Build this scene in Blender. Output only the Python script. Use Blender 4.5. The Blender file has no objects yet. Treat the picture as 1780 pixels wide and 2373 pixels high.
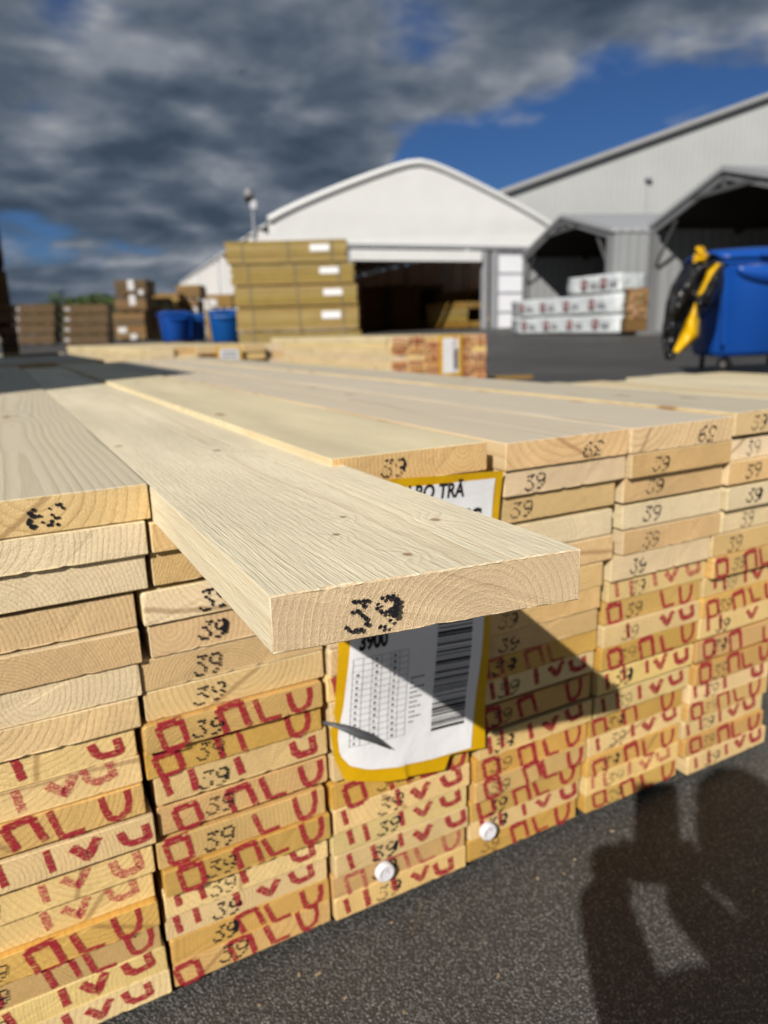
import bpy, bmesh, math, random
from mathutils import Vector, Matrix, noise as mnoise
random.seed(7)
RAD = math.radians
SC = bpy.context.scene
COL = SC.collection

# ---------------------------------------------------------------- camera
CAM = Vector((-0.0769, -0.7590, 0.7800))
YAW, PITCH, ROLL, FPX = -0.4814, 0.2477, 0.0277, 1667.96
SUN = Vector((0.634, 0.534, -0.559)).normalized()          # direction the light travels
FWH = Vector((-math.sin(YAW), math.cos(YAW), 0)); RGH = Vector((math.cos(YAW), math.sin(YAW), 0))
_f = Vector((-math.sin(YAW) * math.cos(PITCH), math.cos(YAW) * math.cos(PITCH), -math.sin(PITCH)))
_d = _f.cross(RGH)
RT = math.cos(ROLL) * RGH + math.sin(ROLL) * _d
DN = -math.sin(ROLL) * RGH + math.cos(ROLL) * _d
FW = _f
cam = bpy.data.cameras.new('camera')
cam.sensor_fit = 'VERTICAL'; cam.sensor_height = 36.0; cam.lens = 36.0 * FPX / 2373.0
cam.clip_start = 0.02; cam.clip_end = 3000
cam.dof.use_dof = True; cam.dof.focus_distance = 0.50; cam.dof.aperture_fstop = 5.8
camo = bpy.data.objects.new('camera', cam); COL.objects.link(camo)
camo.matrix_world = Matrix(((RT.x, -DN.x, -FW.x, CAM.x), (RT.y, -DN.y, -FW.y, CAM.y), (RT.z, -DN.z, -FW.z, CAM.z), (0, 0, 0, 1)))
SC.camera = camo

def ray(u, v):                                             # pixel of the 1780 x 2373 photograph -> direction
    return FW + RT * ((u - 890) / FPX) + DN * ((v - 1186.5) / FPX)
def at(u, v, dep):                                         # the point seen at that pixel, dep metres away along the ground
    r = ray(u, v); return CAM + r * (dep / r.dot(FWH))
def cw(lat, dep, z=0.0):                                   # metres right of / ahead of the camera -> world
    p = CAM + RGH * lat + FWH * dep; p.z = z; return p

# ---------------------------------------------------------------- node helper
class T:
    def __init__(s, tree):
        s.t = tree; tree.nodes.clear()
    def n(s, typ, *ins, **props):
        nd = s.t.nodes.new('ShaderNode' + typ)
        for k, v in props.items(): setattr(nd, k, v)
        for i, v in enumerate(ins):
            if v is not None: s.put(nd.inputs[i], v)
        return nd
    def put(s, sock, v):
        if isinstance(v, bpy.types.NodeSocket): s.t.links.new(v, sock)
        elif isinstance(v, bpy.types.Node): s.t.links.new(v.outputs[0], sock)
        else: sock.default_value = v
    def m(s, op, a, b=None, c=None, clamp=False):
        nd = s.n('Math', a, b, c, operation=op); nd.use_clamp = clamp; return nd.outputs[0]
    def vm(s, op, a, b=None):
        nd = s.n('VectorMath', a, b, operation=op); return nd.outputs['Value' if op in ('LENGTH', 'DOT_PRODUCT', 'DISTANCE') else 'Vector']
    def scale(s, a, f):
        nd = s.n('VectorMath', a, operation='SCALE'); s.put(nd.inputs['Scale'], f); return nd.outputs[0]
    def mix(s, f, a, b, blend='MIX'):
        nd = s.n('Mix', data_type='RGBA', blend_type=blend, clamp_factor=True)
        for i, v in ((0, f), (6, a), (7, b)):
            if isinstance(v, tuple) and len(v) == 3: v = (*v, 1)
            s.put(nd.inputs[i], v)
        return nd.outputs[2]
    def sm(s, v, a, b, lo=0.0, hi=1.0):                    # smoothstep
        nd = s.n('MapRange', v, a, b, lo, hi, interpolation_type='SMOOTHSTEP'); return nd.outputs[0]
    def mr(s, v, a, b, lo=0.0, hi=1.0):
        return s.n('MapRange', v, a, b, lo, hi).outputs[0]
    def noise(s, vec, sc, det=3.0, rough=0.5, dist=0.0, color=False):
        nd = s.n('TexNoise'); s.put(nd.inputs['Vector'], vec)
        for k, v in (('Scale', sc), ('Detail', det), ('Roughness', rough), ('Distortion', dist)): s.put(nd.inputs[k], v)
        return nd.outputs['Color' if color else 0]
    def comb(s, x, y, z): return s.n('CombineXYZ', x, y, z).outputs[0]
    def sep(s, v): return s.n('SeparateXYZ', v).outputs

# ---------------------------------------------------------------- world: sky with a bank of cloud
wd = bpy.data.worlds.new('World'); SC.world = wd; wd.use_nodes = True
w = T(wd.node_tree)
sky = w.n('TexSky', sky_type='NISHITA', sun_disc=False, sun_elevation=math.asin(-SUN.z),
          sun_rotation=math.atan2(-SUN.x, -SUN.y), altitude=50, air_density=1.0, dust_density=0.6, ozone_density=2.2)
dirv = w.vm('NORMALIZE', w.n('TexCoord').outputs['Generated'])
sx, sy, sz = w.sep(dirv)
def dens(up):                                              # cloud thickness, looked up a little higher for the relief
    zz = w.m('ADD', w.m('MAXIMUM', sz, 0.0), 0.34)
    p = w.vm('ADD', w.comb(w.m('DIVIDE', sx, zz), w.m('DIVIDE', sy, zz), w.m('MULTIPLY', w.m('LOGARITHM', w.m('ADD', w.m('MAXIMUM', w.m('ADD', sz, up), 0.0), 0.22), 2.718), 1.15)), (2.2, 64.5, 7.8))
    warp = w.scale(w.vm('SUBTRACT', w.noise(p, 3.0, 3.0, 0.5, color=True), (0.5, 0.5, 0.5)), 0.13)
    p = w.vm('ADD', p, warp)
    big = w.noise(p, 2.0, 2.0, 0.5)
    small = w.noise(p, 5.0, 4.0, 0.48)
    return w.m('ADD', w.m('MULTIPLY', big, 0.68), w.m('MULTIPLY', small, 0.38))
n_edge = (ray(1790, 150).normalized()).cross(ray(860, 365).normalized()).normalized()
if n_edge.z < 0: n_edge = -n_edge
n_left = Vector((0, 0, 1)).cross(ray(960, 300)).normalized()   # left of the clear gap the bank reaches down to the horizon
bank = w.m('MAXIMUM', w.vm('DOT_PRODUCT', dirv, tuple(n_edge)), w.vm('DOT_PRODUCT', dirv, tuple(n_left)))
cover = w.mr(bank, -0.05, 0.07, -0.17, 0.17)
d0 = w.m('ADD', dens(0.0), cover)
d1 = w.m('ADD', dens(0.028), cover)
mask = w.sm(d0, 0.49, 0.62)
relief = w.m('SUBTRACT', d0, d1)
light = w.m('ADD', w.mr(relief, -0.11, 0.11, -0.04, 0.96), w.mr(d0, 0.50, 0.82, 0.24, -0.20), clamp=True)
ccol = w.n('ValToRGB', light)
ccol.color_ramp.interpolation = 'LINEAR'
el = ccol.color_ramp.elements
el[0].position = 0.06; el[0].color = (0.115, 0.165, 0.235, 1)
el[1].position = 1.0; el[1].color = (1.0, 1.0, 1.0, 1)
for pos, c in ((0.36, (0.205, 0.27, 0.36, 1)), (0.60, (0.37, 0.43, 0.52, 1)), (0.80, (0.62, 0.67, 0.75, 1))):
    e = el.new(pos); e.color = c
skyc = w.mix(1.0, sky.outputs[0], (0.17, 0.285, 0.48), 'MULTIPLY')
bg = w.n('Background', w.mix(mask, skyc, w.mix(1.0, ccol.outputs[0], (3.9, 3.95, 4.05), 'MULTIPLY')), 0.1)
w.n('OutputWorld', bg.outputs[0])

# ---------------------------------------------------------------- sun and exposure
sl = bpy.data.lights.new('sun', 'SUN'); sl.energy = 5.0; sl.angle = RAD(0.53); sl.color = (1.0, 0.945, 0.86)
slo = bpy.data.objects.new('sun', sl); COL.objects.link(slo)
slo.rotation_euler = SUN.to_track_quat('-Z', 'Y').to_euler(); slo.location = (-20, -17, 18)
vs = SC.view_settings
vs.view_transform = 'Standard'; vs.look = 'None'; vs.exposure = 0.05; vs.gamma = 1.0; vs.use_curve_mapping = False
SC.render.engine = 'CYCLES'; SC.cycles.use_denoising = True
SC.cycles.max_bounces = 8; SC.cycles.transparent_max_bounces = 12

# ---------------------------------------------------------------- object helpers
def tag(o, label=None, cat=None, group=None, kind=None):
    for k, v in (('label', label), ('category', cat), ('group', group), ('kind', kind)):
        if v: o[k] = v
    return o
def empty(name, loc=(0, 0, 0), rz=0.0, **kw):
    o = bpy.data.objects.new(name, None); COL.objects.link(o)
    o.location = loc; o.rotation_euler = (0, 0, rz); o.empty_display_size = 0.1
    return tag(o, **kw)
def inst(name, me, mat=None, parent=None, loc=(0, 0, 0), rot=(0, 0, 0), scale=(1, 1, 1), **kw):
    o = bpy.data.objects.new(name, me); COL.objects.link(o)
    o.location = loc; o.rotation_euler = rot; o.scale = scale
    if parent: o.parent = parent
    if mat:
        if not me.materials: me.materials.append(None)
        o.material_slots[0].link = 'OBJECT'; o.material_slots[0].material = mat
    return tag(o, **kw)
def mesh(name, verts, faces, mats=(), smooth=False, mi=None):
    me = bpy.data.meshes.new(name); me.from_pydata([tuple(v) for v in verts], [], faces)
    for mt in mats: me.materials.append(mt)
    if mi: me.polygons.foreach_set('material_index', mi)
    if smooth: me.polygons.foreach_set('use_smooth', [True] * len(me.polygons))
    me.update(); return me
def bm_mesh(name, bm, mats=(), smooth=False):
    me = bpy.data.meshes.new(name); bmesh.ops.recalc_face_normals(bm, faces=bm.faces); bm.to_mesh(me); bm.free()
    for mt in mats: me.materials.append(mt)
    if smooth: me.polygons.foreach_set('use_smooth', [True] * len(me.polygons))
    return me
def box_mesh(name, x0, x1, y0, y1, z0, z1, mat=None, bev=0.0):
    bm = bmesh.new()
    bmesh.ops.create_cube(bm, size=1.0)
    for v in bm.verts:
        v.co = Vector(((x0 + x1) / 2 + v.co.x * (x1 - x0), (y0 + y1) / 2 + v.co.y * (y1 - y0), (z0 + z1) / 2 + v.co.z * (z1 - z0)))
    if bev: bmesh.ops.bevel(bm, geom=bm.edges[:], offset=bev, segments=2, affect='EDGES', profile=0.6)
    return bm_mesh(name, bm, (mat,) if mat else ())
def box(name, x0, x1, y0, y1, z0, z1, mat, parent=None, bev=0.0, **kw):
    o = bpy.data.objects.new(name, box_mesh(name, x0, x1, y0, y1, z0, z1, mat, bev)); COL.objects.link(o)
    if parent: o.parent = parent
    return tag(o, **kw)
def add(name, me, parent=None, loc=(0, 0, 0), rot=(0, 0, 0), **kw):
    o = bpy.data.objects.new(name, me); COL.objects.link(o); o.location = loc; o.rotation_euler = rot
    if parent: o.parent = parent
    return tag(o, **kw)
def tube_mesh(name, pts, r, mat, seg=8, close=True):
    V = []; F = []
    pts = [Vector(p) for p in pts]; rs = r if isinstance(r, (list, tuple)) else [r] * len(pts)
    for i, p in enumerate(pts):
        t = (pts[min(i + 1, len(pts) - 1)] - pts[max(i - 1, 0)]).normalized()
        a = t.cross(Vector((0, 0, 1)) if abs(t.z) < 0.9 else Vector((1, 0, 0))).normalized(); b = t.cross(a)
        for k in range(seg):
            q = 2 * math.pi * k / seg; V.append(p + (a * math.cos(q) + b * math.sin(q)) * rs[i])
    for i in range(len(pts) - 1):
        for k in range(seg):
            F.append((i * seg + k, i * seg + (k + 1) % seg, (i + 1) * seg + (k + 1) % seg, (i + 1) * seg + k))
    if close: F += [tuple(range(seg))[::-1], tuple((len(pts) - 1) * seg + k for k in range(seg))]
    return mesh(name, V, F, (mat,), smooth=False)
def bar(name, a, b, wd_, th, mat, parent=None, **kw):       # rectangular bar between two points
    a = Vector(a); b = Vector(b); t = (b - a).normalized()
    s = t.cross(Vector((0, 0, 1)) if abs(t.z) < 0.95 else Vector((0, 1, 0))).normalized(); n = s.cross(t)
    V = []
    for p in (a, b):
        for i, j in ((-1, -1), (1, -1), (1, 1), (-1, 1)): V.append(p + s * (i * wd_ / 2) + n * (j * th / 2))
    return add(name, mesh(name, V, [(0, 1, 2, 3)[::-1], (4, 5, 6, 7), (0, 1, 5, 4), (1, 2, 6, 5), (2, 3, 7, 6), (3, 0, 4, 7)], (mat,)), parent, **kw)

# ---------------------------------------------------------------- materials
def new_mat(name):
    mt = bpy.data.materials.new(name); mt.use_nodes = True; return mt, T(mt.node_tree)
def finish(t, col, rough=0.6, spec=0.3, bump=None, bdist=0.001, bstr=1.0, metal=0.0, alpha=None, trans=None, tfac=0.22):
    b = t.n('BsdfPrincipled')
    if isinstance(col, tuple) and len(col) == 3: col = (*col, 1)
    t.put(b.inputs['Base Color'], col); t.put(b.inputs['Roughness'], rough); t.put(b.inputs['Specular IOR Level'], spec); t.put(b.inputs['Metallic'], metal)
    if alpha is not None: t.put(b.inputs['Alpha'], alpha)
    if bump is not None:
        bp = t.n('Bump'); bp.inputs['Strength'].default_value = bstr; bp.inputs['Distance'].default_value = bdist
        t.put(bp.inputs['Height'], bump); t.put(b.inputs['Normal'], bp.outputs[0])
    out = b.outputs[0]
    if trans is not None:
        tr = t.n('BsdfTranslucent', trans); ms = t.n('MixShader', tfac, out, tr.outputs[0]); out = ms.outputs[0]
    t.n('OutputMaterial', out)
def plain(name, col, rough=0.6, spec=0.3, var=0.12, sc=3.0, metal=0.0, bump=0.0, bsc=40.0, trans=None):
    mt, t = new_mat(name); p = t.n('TexCoord').outputs['Object']
    nz = t.noise(p, sc, 5.0, 0.6)
    c = t.mix(1.0, (*col, 1), t.n('CombineColor', *[t.mr(nz, 0.25, 0.75, 1 - var, 1 + var)] * 3).outputs[0], 'MULTIPLY')
    finish(t, c, rough, spec, t.noise(p, bsc, 4.0) if bump else None, bump, 1.0, metal, None, trans)
    return mt

def wood(name, early, late, end_early, end_late, grey=None, greyamt=0.0, spacing=0.0042, ring_long=0.55, ring_end=0.75,
         fixed=None, knots=None, fuzz=1.0, wa=1.0, finer=1.0, knotcol=(0.30, 0.17, 0.085), dirt=0.0):
    mt, t = new_mat(name)
    tc = t.n('TexCoord'); p = tc.outputs['Object']; nrm = t.sep(tc.outputs['Normal'])
    if fixed: rx, ry, rz = fixed
    else:
        rc = t.sep(t.n('TexWhiteNoise', None, t.m('MULTIPLY', t.n('ObjectInfo').outputs['Random'], 917.3), noise_dimensions='1D').outputs['Color'])
        rx, ry, rz = t.m('SUBTRACT', rc[0], 0.5), t.m('SUBTRACT', rc[1], 0.5), t.m('SUBTRACT', rc[2], 0.5)
    seed = t.comb(t.m('MULTIPLY', rx, 31.0), t.m('MULTIPLY', ry, 47.0), t.m('MULTIPLY', rz, 23.0))
    q = t.vm('ADD', p, seed)
    x, y, z = t.sep(p)
    wob = t.sep(t.noise(t.vm('MULTIPLY', q, (2.2, 0.9, 2.2)), 1.0, 2.0, 0.5, color=True))
    wob2 = t.sep(t.noise(t.vm('MULTIPLY', q, (14.0, 3.0, 14.0)), 1.0, 2.0, 0.5, color=True))
    # distance from the pith
    dx = t.m('ADD', t.m('SUBTRACT', x, t.m('MULTIPLY', rx, 0.20)), t.m('ADD', t.m('MULTIPLY', t.m('SUBTRACT', wob[0], 0.5), 0.09 * wa), t.m('MULTIPLY', t.m('SUBTRACT', wob2[0], 0.5), 0.006)))
    dz = t.m('ADD', t.m('SUBTRACT', z, t.m('MULTIPLY', ry, 0.12)), t.m('ADD', t.m('MULTIPLY', t.m('SUBTRACT', wob[1], 0.5), 0.07 * wa), t.m('MULTIPLY', t.m('SUBTRACT', wob2[1], 0.5), 0.006)))
    r = t.m('SQRT', t.m('ADD', t.m('MULTIPLY', dx, dx), t.m('MULTIPLY', dz, dz)))
    longf = t.m('SUBTRACT', 1.0, t.sm(t.m('ABSOLUTE', nrm[1]), 0.5, 0.8))
    if knots:
        core = bend = None
        for kx, ky, ks in knots:
            ddx = t.m('DIVIDE', t.m('SUBTRACT', x, kx), ks); ddy = t.m('DIVIDE', t.m('SUBTRACT', y, ky), ks * 1.25)
            d = t.m('SQRT', t.m('ADD', t.m('MULTIPLY', ddx, ddx), t.m('MULTIPLY', ddy, ddy)))
            c_ = t.sm(d, 0.35, 0.95, 1.0, 0.0); b_ = t.m('MULTIPLY', t.sm(d, 0.3, 4.2, 1.0, 0.0), ks * 1.5)
            core = c_ if core is None else t.m('MAXIMUM', core, c_); bend = b_ if bend is None else t.m('MAXIMUM', bend, b_)
    else:
        vo = t.n('TexVoronoi', voronoi_dimensions='2D', feature='F1'); t.put(vo.inputs['Vector'], t.vm('MULTIPLY', q, (7.0, 2.6, 1.0)))
        vo.inputs['Scale'].default_value = 1.0; vo.inputs['Randomness'].default_value = 0.9
        keep = t.m('GREATER_THAN', t.sep(vo.outputs['Color'])[0], 0.52); dist = vo.outputs['Distance']
        core = t.m('MULTIPLY', t.m('MULTIPLY', t.sm(dist, 0.03, 0.075, 1.0, 0.0), keep), longf); bend = t.m('MULTIPLY', t.m('MULTIPLY', t.sm(dist, 0.02, 0.42, 1.0, 0.0), keep), 0.02)
    r = t.m('ADD', r, bend)
    ph = t.m('DIVIDE', r, spacing if fixed else t.mr(ry, -0.5, 0.5, spacing * 0.7, spacing * 1.75))
    ph = t.m('ADD', ph, t.m('MULTIPLY', t.noise(t.vm('MULTIPLY', q, (60, 4, 60)), 1.0, 2.0), 0.45))
    fr = t.m('FRACT', ph)
    ring = t.m('MULTIPLY', t.m('POWER', fr, 2.4), t.sm(fr, 0.90, 1.0, 1.0, 0.0))
    ringvar = t.mr(t.noise(t.comb(0.0, 0.0, t.m('MULTIPLY', r, 75.0)), 1.0, 1.0), 0.3, 0.7, 0.35, 1.25)
    ring = t.m('MULTIPLY', ring, ringvar, clamp=True)
    fib = t.noise(t.vm('MULTIPLY', q, (900, 22, 900)), 1.0, 3.0, 0.6)
    blot = t.noise(t.vm('MULTIPLY', q, (11, 2.2, 11)), 1.0, 4.0, 0.55)
    # long faces
    lc = t.mix(t.m('MULTIPLY', ring, ring_long), early, late)
    lc = t.mix(1.0, lc, t.n('CombineColor', *[t.m('MULTIPLY', t.mr(fib, 0.3, 0.7, 0.93, 1.06), t.mr(blot, 0.3, 0.7, 0.86, 1.10))] * 3).outputs[0], 'MULTIPLY')
    if grey:
        streak = t.noise(t.vm('MULTIPLY', q, (26, 1.3, 26)), 1.0, 4.0, 0.6)
        gm = t.m('MULTIPLY', t.sm(nrm[2], 0.5, 0.9), t.mr(streak, 0.25, 0.7, greyamt * 0.78, greyamt, ))
        lc = t.mix(gm, lc, t.mix(t.m('MULTIPLY', ring, 0.95, clamp=True), grey, tuple(c * 0.62 for c in grey)))
    lc = t.mix(t.m('MULTIPLY', core, 0.8), lc, knotcol)
    # end grain
    cell = t.noise(t.vm('MULTIPLY', q, (520 * finer, 90, 520 * finer)), 1.0, 4.0, 0.65)
    ray_ = t.noise(t.comb(t.m('MULTIPLY', t.m('ARCTAN2', dz, dx), 46.0), t.m('MULTIPLY', r, 30.0), 0.0), 1.0, 2.0)
    ec = t.mix(t.m('MULTIPLY', ring, ring_end), end_early, end_late)
    ec = t.mix(1.0, ec, t.n('CombineColor', *[t.m('MULTIPLY', t.mr(cell, 0.25, 0.75, 0.86, 1.12), t.m('MULTIPLY', t.mr(blot, 0.3, 0.7, 0.90, 1.07), t.mr(ray_, 0.3, 0.7, 0.95, 1.04)))] * 3).outputs[0], 'MULTIPLY')
    crack = t.m('MULTIPLY', t.sm(t.m('ABSOLUTE', t.m('SUBTRACT', ray_, 0.5)), 0.0, 0.012, 0.32, 0.0), t.sm(t.noise(q, 18.0, 2.0), 0.52, 0.62))
    ec = t.mix(crack, ec, (0.10, 0.055, 0.03))
    if not fixed:
        sa = t.m('MULTIPLY', rz, 5.0); lin = t.m('ADD', t.m('MULTIPLY', x, t.m('COSINE', sa)), t.m('MULTIPLY', z, t.m('SINE', sa)))
        lin = t.m('ADD', t.m('SUBTRACT', lin, t.m('MULTIPLY', rx, 0.14)), t.m('MULTIPLY', t.m('SUBTRACT', wob2[2], 0.5), 0.012))
        st_ = t.m('MULTIPLY', t.sm(t.m('ABSOLUTE', lin), 0.001, 0.0045, 0.55, 0.0), t.m('GREATER_THAN', ry, 0.22))
        ec = t.mix(st_, ec, (0.27, 0.145, 0.065))
    col = t.mix(longf, ec, lc)
    if not fixed:                                          # boards differ a little in tone
        col = t.n('HueSaturation', t.mr(rz, -0.5, 0.5, 0.496, 0.508), t.mr(rx, -0.5, 0.5, 0.96, 1.14), t.mr(ry, -0.5, 0.5, 0.92, 1.12), 1.0, col).outputs[0]
    hl = t.m('ADD', t.m('MULTIPLY', ring, -0.5), t.m('MULTIPLY', fib, 0.8))
    if fixed: hl = t.m('ADD', t.m('ADD', hl, t.m('MULTIPLY', ring, 0.28)), t.m('MULTIPLY', t.noise(t.vm('MULTIPLY', q, (420, 60, 420)), 1.0, 3.0, 0.65), 0.9))
    he = t.m('ADD', t.m('MULTIPLY', ring, 0.55), t.m('ADD', t.m('MULTIPLY', cell, 1.5 * fuzz), t.m('MULTIPLY', t.noise(t.vm('MULTIPLY', q, (240 * finer, 40, 330 * finer)), 1.0, 2.0), 0.55 * fuzz)))
    nmix = t.n('Mix', longf, data_type='FLOAT'); t.put(nmix.inputs[2], he); t.put(nmix.inputs[3], hl)
    dmix = t.n('Mix', longf, data_type='FLOAT'); t.put(dmix.inputs[2], 0.00062 * max(1.0, fuzz * 0.8)); t.put(dmix.inputs[3], 0.0004 if not fixed else 0.0011)
    b = t.n('BsdfPrincipled'); t.put(b.inputs['Base Color'], col); t.put(b.inputs['Roughness'], t.mr(fib, 0.3, 0.7, 0.52, 0.72)); b.inputs['Specular IOR Level'].default_value = 0.28
    bp = t.n('Bump'); bp.inputs['Strength'].default_value = 0.9; t.put(bp.inputs['Distance'], dmix.outputs[0]); t.put(bp.inputs['Height'], nmix.outputs[0]); t.put(b.inputs['Normal'], bp.outputs[0])
    t.n('OutputMaterial', b.outputs[0])
    return mt

M = {}
EE, EL = (0.75, 0.53, 0.285), (0.51, 0.31, 0.135)
M['plain'] = wood('wood_plain_spruce', (0.70, 0.57, 0.37), (0.54, 0.38, 0.20), EE, EL)
M['pale'] = wood('wood_pale_spruce', (0.68, 0.56, 0.36), (0.52, 0.37, 0.20), (0.82, 0.655, 0.44), (0.60, 0.42, 0.235))
M['cream'] = wood('wood_cream_spruce', (0.68, 0.53, 0.29), (0.52, 0.35, 0.16), (0.82, 0.605, 0.30), (0.60, 0.38, 0.155), ring_end=0.6)
M['orange'] = wood('wood_orange_pine', (0.62, 0.37, 0.13), (0.45, 0.22, 0.06), (0.67, 0.425, 0.165), (0.49, 0.275, 0.085), ring_end=0.6)
M['greytop'] = wood('wood_greyed_top', (0.66, 0.52, 0.315), (0.50, 0.34, 0.17), EE, EL, grey=(0.60, 0.535, 0.43), greyamt=0.92, spacing=0.0066, ring_long=0.8)
M['fresh'] = wood('wood_fresh_top', (0.74, 0.66, 0.47), (0.57, 0.44, 0.255), EE, EL, ring_long=0.6)
HK = [(0.0635, 0.105, 0.0058), (0.0065, 0.154, 0.0042), (-0.0195, 0.110, 0.0042), (0.0005, 0.039, 0.0048), (0.014, 0.558, 0.009), (-0.090, 0.683, 0.008)]
M['hero'] = wood('wood_fresh_plank', (0.86, 0.77, 0.56), (0.58, 0.42, 0.225), (0.82, 0.62, 0.385), (0.60, 0.39, 0.195), spacing=0.0047, wa=0.34, finer=2.4,
                 fixed=(0.14, -0.20, 0.31), knots=HK, fuzz=1.4, ring_long=0.52, ring_end=0.5)
M['olive'] = wood('wood_treated_olive', (0.29, 0.205, 0.072), (0.19, 0.13, 0.042), (0.26, 0.18, 0.065), (0.17, 0.115, 0.038))
M['olive2'] = wood('wood_treated_tan', (0.34, 0.245, 0.10), (0.22, 0.15, 0.055), (0.30, 0.21, 0.085), (0.20, 0.135, 0.05))
M['brown'] = wood('wood_weathered_brown', (0.19, 0.115, 0.052), (0.12, 0.07, 0.03), (0.17, 0.10, 0.045), (0.11, 0.06, 0.028))
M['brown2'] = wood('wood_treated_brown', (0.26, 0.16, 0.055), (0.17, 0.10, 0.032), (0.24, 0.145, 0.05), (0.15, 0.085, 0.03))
M['shadebrown'] = wood('wood_shaded_brown', (0.105, 0.066, 0.033), (0.07, 0.042, 0.02), (0.10, 0.06, 0.03), (0.065, 0.038, 0.018))  # shade on the packs at the left put into a darker brown
M['log'] = plain('log_bark', (0.24, 0.135, 0.07), 0.8, 0.1, 0.7, 14.0)

mt, t = new_mat('ink_red'); p = t.n('TexCoord').outputs['Object']
scr = t.noise(t.vm('MULTIPLY', p, (90, 1, 700)), 1.0, 2.0, 0.6); spk = t.noise(p, 420.0, 3.0, 0.6)
cov = t.m('MULTIPLY', t.sm(scr, 0.33, 0.47), t.sm(spk, 0.30, 0.42))
finish(t, t.mix(t.noise(p, 60.0, 2.0), (0.32, 0.014, 0.026), (0.46, 0.030, 0.055)), 0.7, 0.15, alpha=t.m('MULTIPLY', cov, 0.88)); M['red'] = mt
mt, t = new_mat('ink_red_faded'); p = t.n('TexCoord').outputs['Object']
scr = t.noise(t.vm('MULTIPLY', p, (120, 1, 800)), 1.0, 2.0, 0.6); spk = t.noise(p, 300.0, 3.0, 0.65)
finish(t, (0.50, 0.045, 0.075), 0.7, 0.15, alpha=t.m('MULTIPLY', t.m('MULTIPLY', t.sm(scr, 0.36, 0.56), t.sm(spk, 0.34, 0.52)), 0.85)); M['redfaded'] = mt
mt, t = new_mat('ink_black'); p = t.n('TexCoord').outputs['Object']
finish(t, (0.012, 0.012, 0.017), 0.55, 0.3, alpha=t.sm(t.noise(p, 800.0, 2.0), 0.26, 0.36, 0.62, 1.0)); M['black'] = mt
M['blackink'] = plain('print_black', (0.012, 0.012, 0.014), 0.5, 0.3, 0.0)
M['greyink'] = plain('print_grey', (0.16, 0.16, 0.17), 0.6, 0.2, 0.0)

# ================================================================ the setting
def sp(v): return v * v / (v + 1.2) if v > 0 else 0.0
def gz(x, y):                                              # the yard: flat in front, then rising gently towards the sheds
    return -0.014 + 0.019 * sp(min(x, 45) - 1.5) + 0.0066 * sp(min(y, 70) - 1.0)
ax = [-400, -250, -150, -90, -60, -40, -28, -20, -14, -10, -7, -5, -3.5, -2.5, -1.5, -0.7] + [i * 0.5 for i in range(0, 13)] + \
     [7, 8.2, 9.6, 11.2, 13, 15, 17.5, 20, 23, 27, 31, 36, 42, 50, 60, 75, 95, 130, 180, 260, 400]
gv = [(x, y, gz(x, y)) for y in ax for x in ax]; n_ = len(ax)
gf = [(j * n_ + i, j * n_ + i + 1, (j + 1) * n_ + i + 1, (j + 1) * n_ + i) for j in range(n_ - 1) for i in range(n_ - 1)]
mt, t = new_mat('asphalt'); p = t.n('TexCoord').outputs['Object']
vo = t.n('TexVoronoi', feature='F1'); t.put(vo.inputs['Vector'], p); vo.inputs['Scale'].default_value = 300.0
stone = t.sep(vo.outputs['Color'])
wear = t.noise(p, 0.7, 5.0, 0.6); fine = t.noise(p, 330.0, 4.0, 0.7)
base = t.mix(t.sm(stone[0], 0.35, 1.0), (0.094, 0.093, 0.091), (0.235, 0.229, 0.219))
base = t.mix(t.sm(stone[1], 0.92, 0.97), base, (0.34, 0.31, 0.28))
base = t.mix(t.sm(vo.outputs['Distance'], 0.25, 0.62), base, (0.045, 0.043, 0.041))
base = t.mix(1.0, base, t.n('CombineColor', *[t.m('MULTIPLY', t.m('MULTIPLY', t.mr(wear, 0.3, 0.7, 0.78, 1.22), t.mr(t.noise(t.vm('MULTIPLY', p, (0.9, 0.12, 1.0)), 1.0, 5.0, 0.6), 0.3, 0.7, 0.82, 1.18)), t.mr(fine, 0.3, 0.7, 0.8, 1.2))] * 3).outputs[0], 'MULTIPLY')
hgt = t.m('ADD', t.sm(vo.outputs['Distance'], 0.1, 0.75, 1.0, 0.0), t.m('MULTIPLY', fine, 0.5))
finish(t, base, t.mr(stone[2], 0, 1, 0.45, 0.8), 0.42, hgt, 0.0022, 0.8); M['asphalt'] = mt
ground = add('ground', mesh('ground', gv, gf, (mt,), smooth=True), kind='structure', label='dark grey asphalt yard')

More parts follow.
